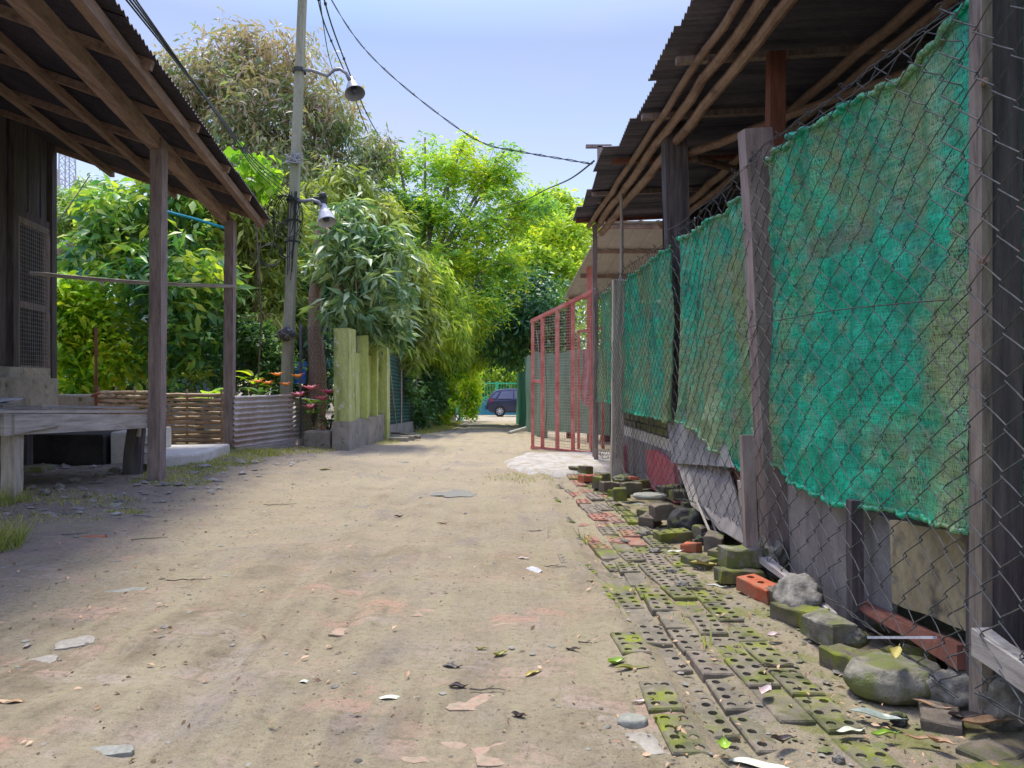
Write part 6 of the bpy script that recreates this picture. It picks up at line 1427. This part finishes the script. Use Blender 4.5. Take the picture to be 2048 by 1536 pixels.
# ------------------------------------------------------------------ fallen leaves
def leaf(x, y, L_, W_, ang, mat, lab, lift=.012, curl=.25, fold=.3, z=0, cat='leaf'):
    p = Gp(x, y) if z == 0 else Vector((P(x, y, z[1]).x, z[1], 0)); mb_ = MB(); k = 10; L_ *= 1.3; W_ *= 1.35; lift *= .45; fold = min(fold, .6); w = Vector((-math.sin(ang), math.cos(ang), 0)); d = Vector((math.cos(ang), math.sin(ang), 0))
    g_ = (gz(p.x, p.y)+(.022 if p.x > .45 else 0)) if z == 0 else z[0]; vs = []
    for i_ in range(k+1):
        t_ = i_/k; hw = W_/2*(math.sin(math.pi*t_)**.75)*(1.1-.3*t_)+.0006; q_ = Vector((p.x, p.y, g_))+d*L_*(t_-.5)+w*.12*L_*math.sin(math.pi*t_)*curl+Vector((0, 0, lift*.35+lift*(abs(t_-.5)*2)**2*.9+.003*math.sin(t_*9+x)))
        for s_ in (-1, -.55, 0, .55, 1): vs.append(q_+w*hw*s_*(1-.3*fold*abs(s_))+Vector((0, 0, hw*fold*s_*s_)))
    mb_.add(vs, [(5*i_+j_, 5*i_+j_+1, 5*i_+j_+6, 5*i_+j_+5) for i_ in range(k) for j_ in range(4)])
    nb = len(mb_.v); mb_.v += [(v_[0], v_[1], v_[2]-.0008) for v_ in mb_.v]; mb_.f += [tuple(reversed([q_+nb for q_ in f_])) for f_ in mb_.f]
    e = Vector(vs[-3]); mb_.tube([e-d*.004, e+d*L_*.10+Vector((0, 0, .003))], .0012, 5)
    return solo('fallen_leaf', mb_, LL[mat], lab, cat, 'fallen leaves', smooth=True)
leaf(1752, 1432, .105, .036, -.55, 'grey', 'largest grey green leaf with clear veins lying below the big flat stone', .014)
leaf(1768, 1467, .062, .020, .15, 'green', 'vivid green curled leaf just below the large grey leaf', .012, fold=.9)
leaf(1449, 1496, .045, .032, 1.35, 'green', 'bright yellow green curled leaf standing up near the bottom of the lane', .03, fold=1.4)
leaf(1232, 1322, .055, .034, .5, 'green', 'short yellow green leaf touching the long olive one', .02, fold=.6)
leaf(1262, 1337, .090, .022, -.05, 'olive', 'long olive leaf lying across the sand beside the short green one', .010, fold=1.1)
leaf(1066, 1349, .055, .018, .75, 'yellow', 'slim pale yellow leaf in the middle of the lane', .014, fold=.9)
leaf(1000, 1308, .045, .022, .6, 'olive', 'curled olive brown leaf with a white tip in the lane', .02, fold=.9)
leaf(963, 1297, .035, .012, .05, 'olive', 'tiny curled olive leaf left of the white tipped one', .014, fold=1)
leaf(903, 1331, .052, .022, -.3, 'dark', 'dark brown shiny leaf left of centre in the lane', .012, fold=.4)
leaf(790, 1395, .100, .020, .02, 'pale', 'long pale green leaf lying level in the lower middle of the lane', .004, fold=.2)
leaf(1310, 1400, .105, .014, .05, 'pink', 'long thin pinkish white leaf near the paving edge', .004, fold=.4)
leaf(1532, 1393, .055, .032, .9, 'pink', 'crumpled pale pink leaf on the paving', .025, fold=.8)
leaf(1405, 1133, .10, .045, -.4, 'yellow', 'curled yellow leaf lying on the bricks left of the short dark stake', .03, fold=.9)
leaf(1795, 1328, .085, .030, 1.0, 'yellow', 'yellow leaf with a pink tip resting on the big flat stone', .010, fold=.9, z=(.122, 2.27))
leaf(1545, 1336, .075, .014, -.05, 'dark', 'thin dark leaf lying on the paving below the two tone bricks', .006)
leaf(1548, 1275, .05, .028, .3, 'pink', 'dried pinkish leaf on the perforated edge bricks', .012, fold=.5)
leaf(1865, 1415, .085, .018, -.75, 'tan', 'narrow tan leaf leaning in the litter left of the corner post foot', .03, fold=.8)
leaf(1930, 1440, .075, .035, .0, 'dark', 'dark curled leaf in the litter at the corner post foot', .035, fold=1.1)
leaf(1975, 1452, .12, .035, .12, 'tan', 'large orange tan rolled leaf right of the corner post foot', .03, fold=1.4)
leaf(1842, 1474, .070, .014, -.25, 'tan', 'slim orange leaf below the litter heap', .012, fold=.9)
leaf(1880, 1482, .050, .025, -.7, 'tan', 'orange and yellow leaf next to the slim orange one', .02, fold=.7)
leaf(1565, 1484, .050, .024, .05, 'dark', 'folded dark green leaf at the bottom of the lane', .02, fold=1.2)
leaf(1700, 1462, .06, .02, .1, 'pale', 'whitish leaf left of the vivid green one', .006)
leaf(1520, 1515, .12, .03, -.35, 'pale', 'long pale grey leaf at the very bottom right of centre', .004, fold=.2)
leaf(1048, 1115, .05, .02, .1, 'pink', 'small pale leaf above the bluish white scrap', .014)
leaf(1430, 1180, .07, .02, -.5, 'pale', 'small white leaf beside the orange perforated brick', .02, fold=.6)
leaf(1350, 1105, .07, .03, .2, 'pale', 'pale flake on the sand near the mossy bricks', .01)
leaf(20, 1405, .06, .02, 0, 'tan', 'orange brown leaf at the left edge of the lane', .008)
leaf(1145, 1300, .04, .015, .2, 'dark', 'black charred leaf scrap in the middle right of the lane', .012, fold=.8)
leaf(615, 1358, .045, .016, .05, 'pale', 'little white flake left of the dark brown leaf', .004)
leaf(915, 1378, .045, .02, -.1, 'dark', 'black crumpled scrap above the salmon brick', .012, fold=1)
leaf(1037, 1437, .035, .018, -.4, 'dark', 'black scrap right below the salmon brick', .012, fold=1)
leaf(885, 1048, .06, .016, .2, 'tan', 'brown curled leaf in the centre of the lane', .02, fold=.8)
leaf(797, 1030, .05, .02, .1, 'dark', 'small dark leaf in the middle distance of the lane', .02, fold=.8)
leaf(650, 943, .10, .04, .1, 'olive', 'olive leaf lying far along the left of the lane', .02, fold=.6)
# twigs
rt = random.Random(12)
tw_l = [(975, 1386, .11, -.02, 'thin orange twig above the salmon brick'), (1170, 1282, .05, -.1, 'tiny straw right of the middle'), (1075, 1055, .22, .25, 'dark twig lying across the lane beyond the leaves'), (1110, 1125, .12, -.1, 'short dark twig right of the bluish white scrap'),
        (300, 1085, .20, .4, 'grey twig in the sand left of centre'), (150, 1080, .14, .3, 'short twig near the left red strip'), (380, 1165, .2, .2, 'dark crooked twig on the cracked sand'), (560, 1010, .25, .2, 'long thin twig in the left middle distance')]
for (x, y, L_, an, lab) in tw_l:
    p = Gp(x, y); mb = MB(); k = 6; pts = [Vector((p.x+L_*(i_/k-.5)*math.cos(an), p.y+L_*(i_/k-.5)*math.sin(an)+rt.uniform(-.006, .006), gz(p.x, p.y)+.006+rt.uniform(0, .006))) for i_ in range(k+1)]
    mb.tube(pts, [.0028*(1-.5*i_/k)*(1+.1*y/1000) for i_ in range(k+1)], 5); mb.tube([pts[3], pts[3]+Vector((.02, .015, .004))], .0014, 4); solo('twig', mb, M['twig'], lab, 'twig', 'twigs in the lane')
# unlabelled litter too small to count: bits of leaf and chips
rng = np.random.default_rng(31); pts = []
while len(pts) < 800:
    y = 1.6*(9/1.6)**rng.random(); x = rng.uniform(max(-3.8, -.7*y), 1.3)
    if rng.random() < (.9 if x > .3 or x < -1.6 else .25): pts.append((x, y, gz(x, y)+.008+(.015 if x > .45 else 0)))
V_, T_ = leafset(np.array(pts), rng, 1, .022, .010, 0, .001); 
V_[:, 2] = V_[:, 2].clip(-.05, 10); npmesh('leaf_litter', V_, T_, LL['tan'], None, 'stuff')
